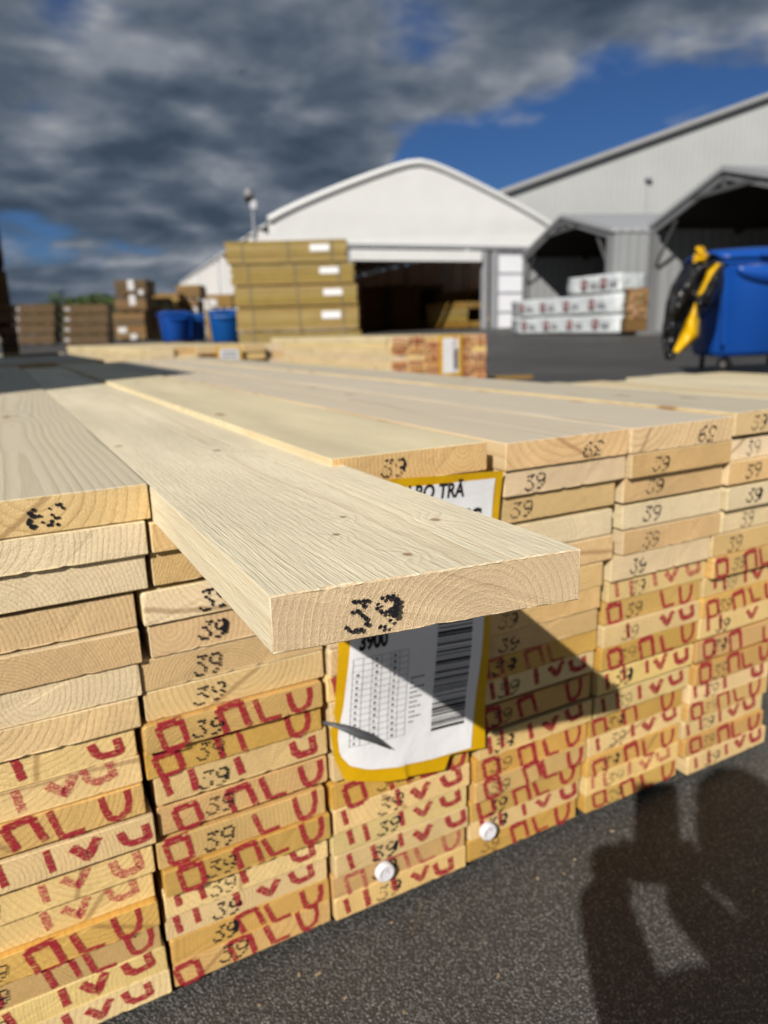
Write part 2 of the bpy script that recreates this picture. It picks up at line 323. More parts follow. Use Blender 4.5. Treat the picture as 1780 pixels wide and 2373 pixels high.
# ================================================================ the front stack, board by board
BW, BT, BL = 0.2135, 0.0345, 3.9
def board_mesh(name, wd_, th, L, rad, seg=3, skew=0.0, ys=None, sub=1, nick=0.0, seed=0):
    prof = []; rnd = random.Random(seed)
    for cx, cz, a0 in ((wd_ / 2, th / 2, 0), (-wd_ / 2, th / 2, 90), (-wd_ / 2, -th / 2, 180), (wd_ / 2, -th / 2, 270)):
        r = rad[len(prof) // (seg + 1)] if isinstance(rad, (list, tuple)) else rad
        for k in range(seg + 1):
            a = RAD(a0 + 90 * k / seg)
            prof.append((cx - math.copysign(r, cx) + r * math.cos(a), cz - math.copysign(r, cz) + r * math.sin(a)))
    if sub > 1:                                            # extra points along the wide edges, so the sawn arris can be uneven
        full = []
        for i, a in enumerate(prof):
            b = prof[(i + 1) % len(prof)]; full.append(a)
            if abs(a[0] - b[0]) > 0.05: full += [(a[0] + (b[0] - a[0]) * k / sub, a[1] + (b[1] - a[1]) * k / sub) for k in range(1, sub)]
        prof = full
    chips = [(rnd.uniform(-wd_ / 2, wd_ / 2), rnd.choice((-1, 1)), rnd.uniform(0.002, 0.005), rnd.uniform(0.6, 1.8)) for _ in range(3)]
    ys = ys or ([0.0, 0.0012, L - 0.0012, L] if sub == 1 else [0.0, 0.0012, 0.004, 0.012, L - 0.0012, L])
    V = []; F = []; n = len(prof)
    for i, y in enumerate(ys):
        k = 0.0009 if i in (0, len(ys) - 1) else 0.0
        for x, z in prof:
            dy = dz = 0.0
            if nick and i < 3:
                dy = nick * rnd.uniform(-1, 1) * (1.0 if i == 0 else 0.2); dz = nick * 0.5 * mnoise.noise(Vector((x * 90, y * 60, seed + z * 40)))
                for cx, cs, cr, cd in chips:
                    if cs * z > 0 and abs(x - cx) < cr and i < 2: f_ = 1 - abs(x - cx) / cr; dy += nick * 2.0 * cd * f_; dz -= math.copysign(nick * 2.2 * cd * f_, z)
            elif nick and ys[i] < 1.0: dz = nick * 0.7 * mnoise.noise(Vector((x * 50, y * 45, seed + z * 40)))
            V.append((x - math.copysign(k, x), y + dy + (skew * x if i < 2 or (sub > 1 and y < 0.02) else 0), z - math.copysign(k, z) + dz))
    for i in range(len(ys) - 1):
        for k in range(n): F.append((i * n + k, i * n + (k + 1) % n, (i + 1) * n + (k + 1) % n, (i + 1) * n + k))
    F = [f[::-1] for f in F]
    F += [tuple(range(n)), tuple((len(ys) - 1) * n + k for k in range(n))[::-1]]
    me = mesh(name, V, F, (M['plain'],))
    bm = bmesh.new(); bm.from_mesh(me); bmesh.ops.recalc_face_normals(bm, faces=bm.faces); bm.to_mesh(me); bm.free()
    return me
BM = [board_mesh('board', BW, BT, BL, r, 3, 0.0, None, 30, 0.00032, 3 + i) for i, r in enumerate(((0.0012, 0.0012, 0.0014, 0.0012), (0.003, 0.0016, 0.0012, 0.0022), (0.0014, 0.0048, 0.002, 0.0012), (0.0045, 0.004, 0.0014, 0.0016), (0.0010, 0.0014, 0.0012, 0.0016), (0.0016, 0.0010, 0.0030, 0.0012), (0.0020, 0.0026, 0.0012, 0.0012)))]

# black dot-matrix 39
D3 = ['01111', '00010', '01100', '00010', '00001', '10001', '01110']
D9 = ['01110', '10001', '10001', '01111', '00001', '00010', '01100']
def dot(V, F, x, z, r, y, n=7):
    b = len(V); a0 = random.random() * 6
    for k in range(n):
        rr = r * random.uniform(0.78, 1.2); a = a0 + 2 * math.pi * k / n
        V.append((x + rr * math.cos(a), y, z + rr * math.sin(a)))
    F.append(tuple(range(b, b + n)))
def stamp39(sd, rdot=0.00125, blob=0.0, hero=False):
    random.seed(sd); V = []; F = []; px, pz = 0.0035, 0.0033
    faint = random.choice((0.0, 0.03, 0.10, 0.20)) if not hero else 0.0
    for gi, G in enumerate((D3, D9)):
        for j, row in enumerate(G):
            for i, ch in enumerate(row):
                if ch == '0' or random.random() < faint: continue
                x = gi * 0.0185 + i * px * 0.92 + (6 - j) * 0.0006 + random.gauss(0, 0.00025); z = (3 - j) * pz + random.gauss(0, 0.0002)
                r = rdot * random.uniform(0.8, 1.12)
                if blob and gi == 1 and i >= 3 and j <= 4: r *= blob
                dot(V, F, x - 0.0155, z, r, -0.00002 * len(F), 9)
                if hero:
                    for _ in range(6):
                        a = random.uniform(0, 6.28); q = r * random.uniform(1.0, 1.9)
                        dot(V, F, x - 0.0155 + q * math.cos(a), z + q * math.sin(a), random.uniform(0.00015, 0.00045), -0.00002 * len(F), 5)
    return mesh('number_stamp', V, F, (M['black'],))
S39 = [stamp39(10 + k, random.uniform(0.00135, 0.00185), (0.0, 0.0, 1.35, 0.0, 0.0, 1.75, 0.0, 1.5)[k % 8]) for k in range(16)]

# red stamps: strokes of the roller print
def stroke(V, F, pts, wd_, y):
    pts = [Vector(p) for p in pts]; fine = [pts[0]]
    for a, b in zip(pts, pts[1:]):
        k = max(1, int((b - a).length / 0.0022)); fine += [a + (b - a) * (i + 1) / k for i in range(k)]
    base = len(V)
    for i, p in enumerate(fine):
        tg = (fine[min(i + 1, len(fine) - 1)] - fine[max(i - 1, 0)]).normalized(); nn = Vector((-tg.y, tg.x))
        h1, h2 = wd_ / 2 * random.uniform(0.88, 1.14), wd_ / 2 * random.uniform(0.88, 1.14)
        V.append((p.x + nn.x * h1, y, p.y + nn.y * h1)); V.append((p.x - nn.x * h2, y, p.y - nn.y * h2))
    for i in range(len(fine) - 1):
        F.append((base + 2 * i, base + 2 * i + 1, base + 2 * i + 3, base + 2 * i + 2))
def red_stamp(sd, typ):                                    # one mesh per letter
    random.seed(sd); W = BW; out = []
    def letter(*strokes):
        V = []; F = []
        for i, (pts, *wd_) in enumerate(strokes):
            stroke(V, F, [(x * W - W / 2, z * BT - BT / 2) for x, z in pts], 1.30 * (wd_[0] if wd_ else 0.0058) * random.uniform(0.85, 1.1), -0.00004 * i)
        out.append(mesh('red_letter', V, F, (M['red'],)))
    j = lambda: random.uniform(-0.012, 0.012)
    if typ == 'o':
        a = 0.05 + j(); b = a + 0.125
        D_ = [([(a, 0.90), (a + 0.03, 0.06)],), ([(a, 0.92), (b, 0.95)], 0.0075), ([(b - 0.005, 0.95), (b + 0.020, 0.07)],)]
        if random.random() < 0.7: D_.append(([(a + 0.03, 0.06), (b, 0.07)], 0.0048))
        letter(*D_)
        a = 0.36 + j(); letter(([(a, 0.93), (a + 0.04, 0.02)],), ([(a, 0.90), (a + 0.13, 0.98)], 0.0075), ([(a + 0.125, 0.97), (a + 0.165, 0.02)],))
        a = 0.57 + j(); letter(([(a, 0.97), (a + 0.045, 0.06)],), ([(a + 0.045, 0.07), (a + 0.15, 0.08)], 0.0044))
        a = 0.79 + j(); letter(([(a, 0.98), (a + 0.012, 0.5), (a + 0.03, 0.14), (a + 0.07, 0.05), (a + 0.115, 0.22), (a + 0.13, 0.55), (a + 0.125, 0.98)],))
    else:
        for q, e_ in ((0.075, 0.22), (0.21, 0.18), (0.455, 0.26)):
            a = q + j(); letter(([(a, 0.98), (a + 0.022, e_)], 0.0062))
        a = 0.565 + j(); letter(([(a, 0.82), (a + 0.072, 0.34), (a + 0.125, 0.92)], 0.0078))
        a = 0.775 + j(); letter(([(a, 0.92), (a + 0.02, 0.52), (a + 0.055, 0.36), (a + 0.14, 0.42), (a + 0.125, 0.97)], 0.0074))
    return out
RST = {'o': [red_stamp(40 + k, 'o') for k in range(7)], 'c': [red_stamp(60 + k, 'c') for k in range(7)]}
random.seed(11)

ZT = [.638, .601, .5655, .5235, .4845, .446, .4085, .373, .338, .303, .261, .218, .180, .144, .109, .0745, .039, .003]
RX = {0: [.0405, .034, .031, .0165, .017, .0135, .0086, .0015, .0037, .003, .010, .006, .003, .004, .003, .0068, .0084],
      1: [.253, .247, .246, .232, .236, .2235, .2235, .2178, .2175, .2245, .2245, .219, .2225, .2205, .219, .2215, .2216],
      2: [.4495, .4545, .452, .448, .450, .4405, .441, .437, .4395, .443, .4405, .439, .4405, .437, .4395, .4365, .4385],
      3: [.687, .689, .678, .674, .6785, .663, .662, .661, .6645, .664, .661, .665, .6595, .661, .657, .658, .6555],
      4: [.904, .907, .903, .907, .911, .892, .894, .888, .885, .884, .8825, .884, .879, .881, .8775, .880, .8838],
      5: [1.122, 1.126, 1.121, 1.125, 1.129, 1.110, 1.112, 1.106, 1.103, 1.103, 1.101, 1.103, 1.098, 1.101, 1.097, 1.100, 1.1113]}
TYPE = ['pppppppccocccoocc', '-ppppppoocooocc' 'oo', 'pppppppccccocccoc', 'ppppppppococooocoocc'[:17], 'ppppppcocococcocoo'[:17], 'ppppppococoocococ'[:17]]
TYPE[3] = 'ppppppppo' + 'c' + 'o' + 'c' + 'ooo' + 'c' + 'o'
TYPE[4] = 'pppppp' + 'c' + 'o' + 'c' + 'o' + 'cc' + 'o' + 'c' + 'o' + 'c' + 'o'
TYPE[5] = 'pppppp' + 'o' + 'c' + 'o' + 'c' + 'oo' + 'c' + 'o' + 'c' + 'o' + 'c'
NUM = ['first', 'second', 'third', 'fourth', 'fifth', 'sixth', 'seventh', 'eighth', 'ninth', 'tenth', 'eleventh', 'twelfth', 'thirteenth', 'fourteenth', 'fifteenth', 'sixteenth', 'bottom']
DESC = {'p': 'plain pale plank end', 'o': 'orange red-stamped plank end', 'c': 'cream red-stamped plank end'}
def facey(x, z): return -0.0447 * z - 0.0079 * x
for c in range(6):
    for l in range(17):
        ty = TYPE[c][l]
        if ty == '-': continue
        th = min(ZT[l] - ZT[l + 1] - 0.0009, 0.0368)
        if (c, l) == (1, 1): th = 0.0312
        zc = ZT[l] - th / 2 - (0.0037 if (c, l) == (1, 1) else 0.0) + (0.0045 if (l == 0 and c in (2, 5)) else 0.0)
        x = RX[c][l] - BW / 2 * (0.978 if c == 1 else 0.990)
        jit = 0.0030 if c == 2 else 0.0055
        y = facey(x, zc) + random.uniform(-jit, jit)
        if ty == 'p':
            mk = random.choice(['plain', 'plain', 'pale'])
            if l == 0: mk = 'greytop' if c != 2 else 'fresh'
        else: mk = 'orange' if ty == 'o' else 'cream'
        mi = random.choice((0, 4)) if l < 2 else random.choice((0, 1, 4, 5, 6, 2, 3))
        lay = 'top layer' if l == 0 else ('bottom layer' if l == 16 else NUM[l] + ' layer from top')
        ds = DESC[ty] if l else ('greyed plank' if c != 2 else 'fresh yellow plank')
        b = inst('board', BM[mi], M[mk], None, (x, y, zc), (0, RAD(random.uniform(-0.25, 0.25)), RAD(random.uniform(-0.12, 0.12))), (0.978 if c == 1 else 0.990, 1, th / BT),
                 label=f"{ds}, front stack, {NUM[c]} column from left, {lay}", cat='plank', group='planks of the front stack')
        if ty in 'oc':
            ox = random.uniform(-0.006, 0.006)
            rm = M[random.choice(('red', 'red', 'red', 'red', 'redfaded'))]; sk = random.random()
            for li, lm in enumerate(random.choice(RST[ty])):
                if random.random() < 0.05: continue
                inst('red_letter', lm, rm, b, (ox + random.uniform(-0.004, 0.004), -0.0006, random.uniform(-0.0025, 0.002)), (0, RAD(random.uniform(-3, 3)), 0), (1, 1, random.uniform(0.86, 1.06)))
        show = not (ty == 'p' and ((c == 0 and l in (1, 2, 4)) or (c == 3 and l in (3, 4, 5)) or (c == 1 and l == 1)))
        if show:
            fx = {0: 0.14, 1: 0.33, 2: 0.36, 3: 0.20, 4: 0.26, 5: 0.27}[c] + random.uniform(-0.03, 0.03)
            rot = (0, 0, 0)
            if l == 0 and c in (0, 3, 4): fx = {0: 0.56, 3: 0.70, 4: 0.74}[c]; rot = (0, math.pi, 0)
            inst('number_stamp', random.choice(S39), M['black'], b, ((fx - 0.5) * BW, -0.0012, random.uniform(-0.003, 0.001)), (rot[0], rot[1] + RAD(random.uniform(-5, 5)), 0), (random.uniform(0.88, 1.12), 1, random.uniform(0.86, 1.08)))

# the plank pulled out over the front
HX, HY, HZ = 0.1480, -0.3985, 0.6162
hero_me = board_mesh('board', 0.2105, 0.0364, 3.9, (0.0010, 0.0012, 0.0012, 0.0010), 3, -0.125, [0.0, 0.0010, 0.003] + [0.02 + 0.011 * k for k in range(50)] + [0.8, 1.5, 3.89, 3.9], 44, 0.00055, 21)
hero = inst('board', hero_me, M['hero'], None, (HX, HY, HZ), label='long fresh plank pulled out over the front of the stack, stamped 39', cat='plank', group='planks of the front stack')
hs = stamp39(101, 0.00168, 1.4, True); hs.name = 'number_stamp'
inst('number_stamp', hs, M['black'], hero, (-0.0470, 0.0045, -0.0016), (0, RAD(-2), RAD(-7.2)), (0.97, 1, 0.88))

# bearers under the stack
for k, yb in enumerate((0.55, 1.9, 3.3)):
    box('bearer', -0.22, 1.10, yb, yb + 0.09, gz(0, 0), 0.0015, M['brown'], label=('thin wooden bearer under the front end', 'thin wooden bearer under the middle', 'thin wooden bearer under the far end')[k] + ' of front stack', cat='bearer', group='bearers under the front stack')

# ---------------------------------------------------------------- paper label
mt, t = new_mat('paper_white'); p = t.n('TexCoord').outputs['Object']
wr = t.noise(p, 22.0, 3.0, 0.55, 0.4)
finish(t, t.mix(t.noise(p, 14.0, 4.0), (0.86, 0.86, 0.88), (0.80, 0.80, 0.82)), 0.42, 0.4, wr, 0.004, 0.5); M['paper'] = mt
mt, t = new_mat('plastic_yellow'); p = t.n('TexCoord').outputs['Object']
finish(t, t.mix(t.noise(p, 30.0, 3.0), (0.70, 0.41, 0.004), (0.60, 0.33, 0.003)), 0.38, 0.45, t.noise(p, 35.0, 3.0, 0.5, 0.5), 0.003, 0.5); M['yellow'] = mt
LB = empty('paper_label', (0.35, facey(0.35, 0.41) - 0.012, 0.20), label='white paper label with yellow border, barcode and table on the front stack', cat='label')
LO = LB.location.copy()
def laby(x, z):
    y = facey(x, z) - 0.0085 - 0.0011 * math.sin(x * 37 + z * 11) - 0.0010 * math.sin(z * 46 + x * 9)
    if z < 0.27: y -= 0.16 * (0.27 - z) ** 2 * (1.4 if x < 0.33 else 0.7) * 8
    if z > 0.56: y -= 0.7 * (z - 0.56) ** 2
    if x < 0.262: y += 0.5 * (0.262 - x) * 0.25
    return y
def poly(pts):
    P_ = [Vector(q) for q in pts]; L = [0]
    for a, b in zip(P_, P_[1:]): L.append(L[-1] + (b - a).length)
    def f(s):
        d = s * L[-1]
        for i in range(len(P_) - 1):
            if d <= L[i + 1] or i == len(P_) - 2:
                k = (d - L[i]) / max(L[i + 1] - L[i], 1e-9); return P_[i] + (P_[i + 1] - P_[i]) * k
    return f
def coons(name, top, bot, lef, rig, off, mat, parent, ns=22, nt=40, edge=0.0):
    ft, fb, fl, fr = poly(top), poly(bot), poly(lef), poly(rig); V = []; F = []
    for j in range(nt + 1):
        tt = j / nt
        for i in range(ns + 1):
            s = i / ns
            q = ft(s) * (1 - tt) + fb(s) * tt + fl(tt) * (1 - s) + fr(tt) * s - (ft(0) * (1 - s) * (1 - tt) + ft(1) * s * (1 - tt) + fb(0) * (1 - s) * tt + fb(1) * s * tt)
            V.append(Vector((q.x, laby(q.x, q.y) + off, q.y)) - LO)
    for j in range(nt):
        for i in range(ns):
            a = j * (ns + 1) + i; F.append((a, a + ns + 1, a + ns + 2, a + 1))
    return add(name, mesh(name, V, F, (mat,), smooth=True), parent)
coons('sleeve', [(.2405, .6155), (.311, .6125), (.39, .6085), (.4703, .6042)], [(.2421, .2275), (.30, .2095), (.345, .2025), (.3895, .1946), (.399, .2150), (.4554, .2085)],
      [(.2405, .6155), (.2395, .50), (.2385, .414), (.2334, .333), (.2265, .300), (.2300, .262), (.2421, .2275)], [(.4703, .6042), (.4655, .50), (.459, .40), (.4565, .30), (.4554, .2085)], 0.0, M['yellow'], LB, 72, 48)
WS = coons('sheet', [(.2545, .6035), (.32, .6005), (.39, .5985), (.4578, .5960)], [(.2495, .2470), (.275, .2345), (.3132, .2262), (.37, .2185), (.4319, .2158)],
      [(.2545, .6035), (.253, .50), (.2525, .411), (.2435, .330), (.2350, .2930), (.2370, .2650), (.2495, .2470)], [(.4578, .5960), (.4535, .50), (.4479, .403), (.4400, .30), (.4319, .2158)], -0.0012, M['paper'], LB)
def uv(u, v, off):
    x = 0.35 + u + 0.06 * v; z = 0.41 + v - 0.06 * u
    return Vector((x, laby(x, z) - 0.0012 - off, z)) - LO
def strips(name, rects, mat, off=0.0006, seg=3):           # flat print that follows the sheet
    V = []; F = []
    for k, (u0, u1, v0, v1) in enumerate(rects):
        su = max(1, int((u1 - u0) / 0.012)); sv = max(1, int((v1 - v0) / 0.012)); b = len(V)
        for j in range(sv + 1):
            for i in range(su + 1): V.append(uv(u0 + (u1 - u0) * i / su, v0 + (v1 - v0) * j / sv, off))
        for j in range(sv):
            for i in range(su):
                a = b + j * (su + 1) + i; F.append((a, a + 1, a + su + 2, a + su + 1))
    return add(name, mesh(name, V, F, (mat,)), LB)
def text_mesh(s, bold=0.0):
    cu = bpy.data.curves.new('txt', 'FONT'); cu.body = s; cu.size = 1.0; cu.offset = bold; cu.resolution_u = 3
    o = bpy.data.objects.new('txt', cu); COL.objects.link(o)
    dg = bpy.context.evaluated_depsgraph_get(); me = o.evaluated_get(dg).to_mesh()
    V = [v.co.copy() for v in me.vertices]; F = [tuple(f.vertices) for f in me.polygons]
    o.evaluated_get(dg).to_mesh_clear(); bpy.data.objects.remove(o); bpy.data.curves.remove(cu)
    x0 = min(v.x for v in V); x1 = max(v.x for v in V)
    return V, F, x0, x1
def print_text(name, s, u0, u1, v0, cap, mat=None, bold=0.012, off=0.0006, parent=None):
    V, F, x0, x1 = text_mesh(s, bold); k = (u1 - u0) / (x1 - x0); kz = cap / 0.73
    return add(name, mesh(name, [uv(u0 + (v.x - x0) * k, v0 + v.y * kz, off) for v in V], F, (mat or M['blackink'],)), LB)
print_text('heading_text', 'VALBO TRÄ', -0.0560, 0.0507, 0.1722, 0.0188, bold=0.03)
print_text('grade_text', 'TC', 0.0455, 0.0800, 0.131, 0.025, bold=0.03)
print_text('length_text', '3900', -0.0856, -0.0458, -0.0095, 0.021, bold=0.045)
random.seed(5)
bars = []; v = -0.1480
while v < 0.088:
    h = random.choice((0.0010, 0.0010, 0.0020, 0.0030, 0.0042)); bars.append((0.0270, 0.0795, v, v + h)); v += h + random.choice((0.0011, 0.0016, 0.0026, 0.0034))
strips('barcode', bars, M['blackink'])
u0, u1, v0, v1 = -0.0925, -0.0145, -0.142, -0.021; rects = []
for k in range(15): q = v0 + (v1 - v0) * k / 14; rects.append((u0, u1, q, q + 0.00045))
strips('table_rows', rects, M['greyink'], 0.0006)
rects = [(u0 + (u1 - u0) * k / 6 - 0.0004, u0 + (u1 - u0) * k / 6 + 0.0001, v0, v1) for k in range(7)]
strips('table_columns', rects, M['greyink'], 0.0008)
rects = []
for cI in (0, 2, 4):
    for k in range(14):
        if cI == 0 and k > 11: continue
        uu = u0 + (u1 - u0) * (cI + 0.32) / 6; vv = v0 + (v1 - v0) * (k + 0.3) / 14
        rects.append((uu, uu + 0.0042 * random.uniform(0.5, 1), vv, vv + 0.0034))
for k in range(3): strips('table_figures', [r_ for r_ in rects if abs((r_[0] - u0) / (u1 - u0) * 6 - 2 * k) < 1], M['greyink'], 0.0010)
rects = []; v = -0.064
for ln in (.020, .004, .021, .012, .018, .012, .017, .009, .018, .007):
    uu = -0.009
    while uu < -0.009 + ln: q = random.uniform(0.002, 0.0055); rects.append((uu, min(uu + q, -0.009 + ln), v, v + 0.0022)); uu += q + 0.0012
    v -= 0.0070
strips('small_print', rects, M['greyink'], 0.0006)
# torn strap end poking out over the label
mt_grey = plain('strap_grey', (0.085, 0.088, 0.095), 0.45, 0.4, 0.1); M['strap'] = mt_grey
V = []; F = []
sp_ = [(.2190, .3135, .004, .0012), (.2300, .3110, -.002, .0022), (.2430, .3065, -.010, .0042), (.2560, .2985, -.014, .0050), (.2700, .2895, -.013, .0042), (.2850, .2765, -.010, .0028), (.3030, .2600, -.006, .0003)]
for x, z, dy, hw in sp_:
    y = laby(x, z) + dy
    V += [(x + 0.3 * hw, y, z + hw), (x - 0.3 * hw, y - 0.004, z - hw)]
F = [(2 * i, 2 * i + 1, 2 * i + 3, 2 * i + 2) for i in range(len(sp_) - 1)]
me = mesh('torn_strap', V, F, (mt_grey,), smooth=True); o = add('torn_strap', me, label='torn grey strip curling over the left edge of the label', cat='strap')
so = o.modifiers.new('thickness', 'SOLIDIFY'); so.thickness = 0.0006

# two white plastic discs pressed on the board ends
M['cap'] = plain('plastic_white', (0.74, 0.72, 0.76), 0.4, 0.4, 0.06, 60.0)
def cap(x, z, r, label):
    y = facey(x, z) - 0.0072
    e = empty('plastic_disc', (x, y, z), label=label, cat='disc', group='plastic discs on the board ends')
    prof = [(0.0, -0.0028), (r * 0.62, -0.0028), (r * 0.74, -0.0036), (r * 0.90, -0.0032), (r, -0.0012), (r, 0.0060)]
    V = []; F = []; n = 28
    for q, yy in prof[1:]:
        for k in range(n): a = 2 * math.pi * k / n; V.append((q * math.cos(a), yy, q * math.sin(a)))
    for i in range(len(prof) - 2):
        for k in range(n): F.append((i * n + k, (i + 1) * n + k, (i + 1) * n + (k + 1) % n, i * n + (k + 1) % n))
    F.append(tuple(range(n))[::-1])
    me = mesh('disc', V, F, (M['cap'],), smooth=True); bm = bmesh.new(); bm.from_mesh(me); bmesh.ops.recalc_face_normals(bm, faces=bm.faces); bm.to_mesh(me); bm.free()
    add('disc', me, e)
    pts = [(0.34 * r * math.sin(a) * 0.55, -0.0036, 0.42 * r * math.cos(a)) for a in [2 * math.pi * k / 16 for k in range(17)]]
    add('raised_mark', tube_mesh('raised_mark', pts, 0.0007, M['cap'], 6, False), e)
cap(0.3000, 0.058, 0.0138, 'round white plastic disc below the label, in the third column of plank ends')
cap(0.4725, 0.056, 0.0134, 'round white plastic disc on the fourth column, right of the other disc')

# splinters and chips of wood on the asphalt along the stack
random.seed(31); V = []; F = []
for _ in range(34):
    x = random.uniform(-0.2, 1.6); y = -0.01 - abs(random.gauss(0, 0.16)); a = random.uniform(0, 6.28); L_ = random.uniform(0.0012, 0.0045); W_ = random.uniform(0.0006, 0.0016); z = gz(x, y) + 0.0022
    ca, sa = math.cos(a), math.sin(a); b = len(V); dz = random.uniform(0, 0.0015)
    for i, j in ((-1, -1), (1, -1), (1, 1), (-1, 1)): V.append((x + ca * L_ * i - sa * W_ * j, y + sa * L_ * i + ca * W_ * j, z + (dz if i > 0 else 0)))
    V += [(v_[0], v_[1], v_[2] + 0.0009) for v_ in V[b:b + 4]]
    F += [(b, b + 3, b + 2, b + 1), (b + 4, b + 5, b + 6, b + 7)] + [(b + i, b + (i + 1) % 4, b + 4 + (i + 1) % 4, b + 4 + i) for i in range(4)]
M['chips'] = plain('wood_chip', (0.40, 0.30, 0.19), 0.8, 0.1)
add('wood_chips', mesh('wood_chips', V, F, (M['chips'],)), kind='stuff', label='scattered pale wood chips on the asphalt along the front stack')
# dry grass straw on the asphalt
M['straw'] = plain('straw', (0.16, 0.12, 0.07), 0.8, 0.1)
add('straw', tube_mesh('straw', [(0.315, -0.060, gz(0, 0) + 0.003), (0.335, -0.040, gz(0, 0) + 0.006), (0.350, -0.022, gz(0, 0) + 0.016)], 0.0006, M['straw'], 5), label='thin dry straw lying on asphalt below the label', cat='straw')

# ================================================================ other packs in the yard
PL = {}
def pack(name, label, loc, rz, ncol, nlay, bw, bt, L, mats, group=None, bear=0.05, jit=0.03, ends=None, seed=1, top=None):
    """a bundle of boards: local x across, local y along the boards, standing on two bearers"""
    random.seed(seed)
    e = empty(name, loc, rz, label=label, cat='lumber pack', group=group)
    key = (bw, bt, L)
    if key not in PL: PL[key] = board_mesh('board', bw * 0.985, bt * 0.97, L, bt * 0.06, 1)
    for l in range(nlay):
        for c in range(ncol):
            if 0 < c < ncol - 1 and 0 < l < nlay - 1 and ends is None and ncol > 3: continue   # nothing shows of the inside
            mk = random.choice(mats)
            if top and l == nlay - 1: mk = top
            inst('board', PL[key], M[mk], e, ((c + 0.5) * bw, random.uniform(-jit, jit), bear + (l + 0.5) * bt), (0, 0, 0))
    if bear > 0:
        for q in (0.15, 0.5, 0.85):
            box('bearer', 0.02, ncol * bw - 0.02, L * q - 0.05, L * q + 0.05, 0, bear - 0.001, M['brown'], e)
    return e
M['tagmid'] = plain('tag_paper_mid', (0.55, 0.54, 0.54), 0.6, 0.2, 0.1)
M['tagdull'] = plain('tag_paper_dull', (0.36, 0.35, 0.35), 0.6, 0.2, 0.1)
M['tag'] = plain('tag_paper', (0.78, 0.78, 0.80), 0.5, 0.3, 0.05)

# -- the pack with red-stamped ends, mid distance, parallel to the front stack
q = cw(0.12, 8.3); z0 = gz(q.x, q.y)
rp = pack('lumber_pack', 'pale lumber pack with red stamped ends and white label, behind the front stack', (q.x, q.y, z0), 0, 6, 9, 0.22, 0.0685, 4.0, ['cream', 'pale', 'cream', 'plain'], bear=0.04, ends=1, seed=3, jit=0.015)
mt, t = new_mat('ink_red_soft'); p = t.n('TexCoord').outputs['Object']
finish(t, (0.42, 0.06, 0.035), 0.7, 0.1, alpha=t.sm(t.noise(p, 60.0, 3.0, 0.7), 0.38, 0.50, 0.1, 0.9)); M['red2'] = mt
SM = {}
for l in range(9):
    for c in range(6):
        if random.random() < 0.12: continue
        k = random.randrange(3)
        if k not in SM:
            V = []; F = []
            for u_ in (0.12, 0.40, 0.62, 0.85): stroke(V, F, [((u_ - 0.5) * 0.2, 0.026), ((u_ - 0.5) * 0.2 + random.uniform(-0.02, 0.02), -0.026)], random.uniform(0.020, 0.034), -0.0002 * len(F))
            stroke(V, F, [(-0.09, 0.012), (0.085, 0.006)], 0.010, -0.0011); SM[k] = mesh('red_stamp', V, F, (M['red2'],))
        inst('red_stamp', SM[k], None, rp, ((c + 0.5) * 0.22, -0.020, 0.04 + (l + 0.5) * 0.0685))
box('label_sleeve', 0.635, 0.945, -0.030, -0.026, 0.18, 0.655, M['yellow'], rp)
box('label_sheet', 0.68, 0.90, -0.033, -0.0305, 0.22, 0.625, M['tag'], rp)
box('barcode', 0.83, 0.89, -0.0345, -0.0332, 0.26, 0.50, M['greyink'], rp)

# -- pack behind the front stack on the left, with a label on its end
q = cw(-2.05, 6.55); z0 = gz(q.x, q.y)
lp = pack('lumber_pack', 'pale low lumber pack with white label, left of the red-stamped pack', (q.x, q.y, z0), RAD(4), 6, 9, 0.22, 0.0685, 4.4, ['cream', 'plain', 'pale', 'plain'], bear=0.05, ends=1, seed=4, jit=0.05)
box('label_sleeve', 0.60, 0.84, -0.075, -0.070, 0.22, 0.655, M['yellow'], lp)
box('label_sheet', 0.625, 0.815, -0.078, -0.0755, 0.24, 0.64, M['tag'], lp)
for k in range(5): box('print_line', 0.65, 0.79, -0.0795, -0.0785, 0.60 - k * 0.035, 0.612 - k * 0.035, M['greyink'], lp)

# -- weathered pack straight behind the front stack, far left
pack('lumber_pack', 'grey topped lumber pack behind the far end of front stack', (-0.95, 4.55, gz(0, 5)), 0, 7, 9, 0.22, 0.0675, 3.9, ['greytop', 'plain'], bear=0.018, seed=5, jit=0.05, top='greytop')
q = at(232, 818, 5.9)
box('lath', -0.22, 0.22, -0.035, 0.035, 0, 0.022, M['brown2'], label='short brown lath lying on top of the grey pack behind', cat='lath').matrix_world = Matrix.Translation((0.20, 6.0, 0.648)) @ Matrix.Rotation(RAD(25), 4, 'Z')

# -- pale pack right of the front stack, only its top shows
random.seed(9)
pp = pack('lumber_pack', 'pale sunlit lumber pack right beyond the front stack, uneven board ends', (1.95, -1.88, gz(2.5, 0)), 0, 7, 11, 0.22, 0.0435, 3.9, ['fresh', 'pale', 'fresh'], bear=0.03, seed=6, jit=0.16)

# -- brown piece of board on the asphalt by the red-stamped pack
q = at(1172, 876, 9.9)
o = box('offcut', -0.36, 0.36, -0.06, 0.06, 0, 0.045, M['brown2'], label='brown board offcut on asphalt right of the red-stamped pack', cat='offcut'); o.location = (q.x, q.y, gz(q.x, q.y)); o.rotation_euler = (0, 0, YAW + 0.05)

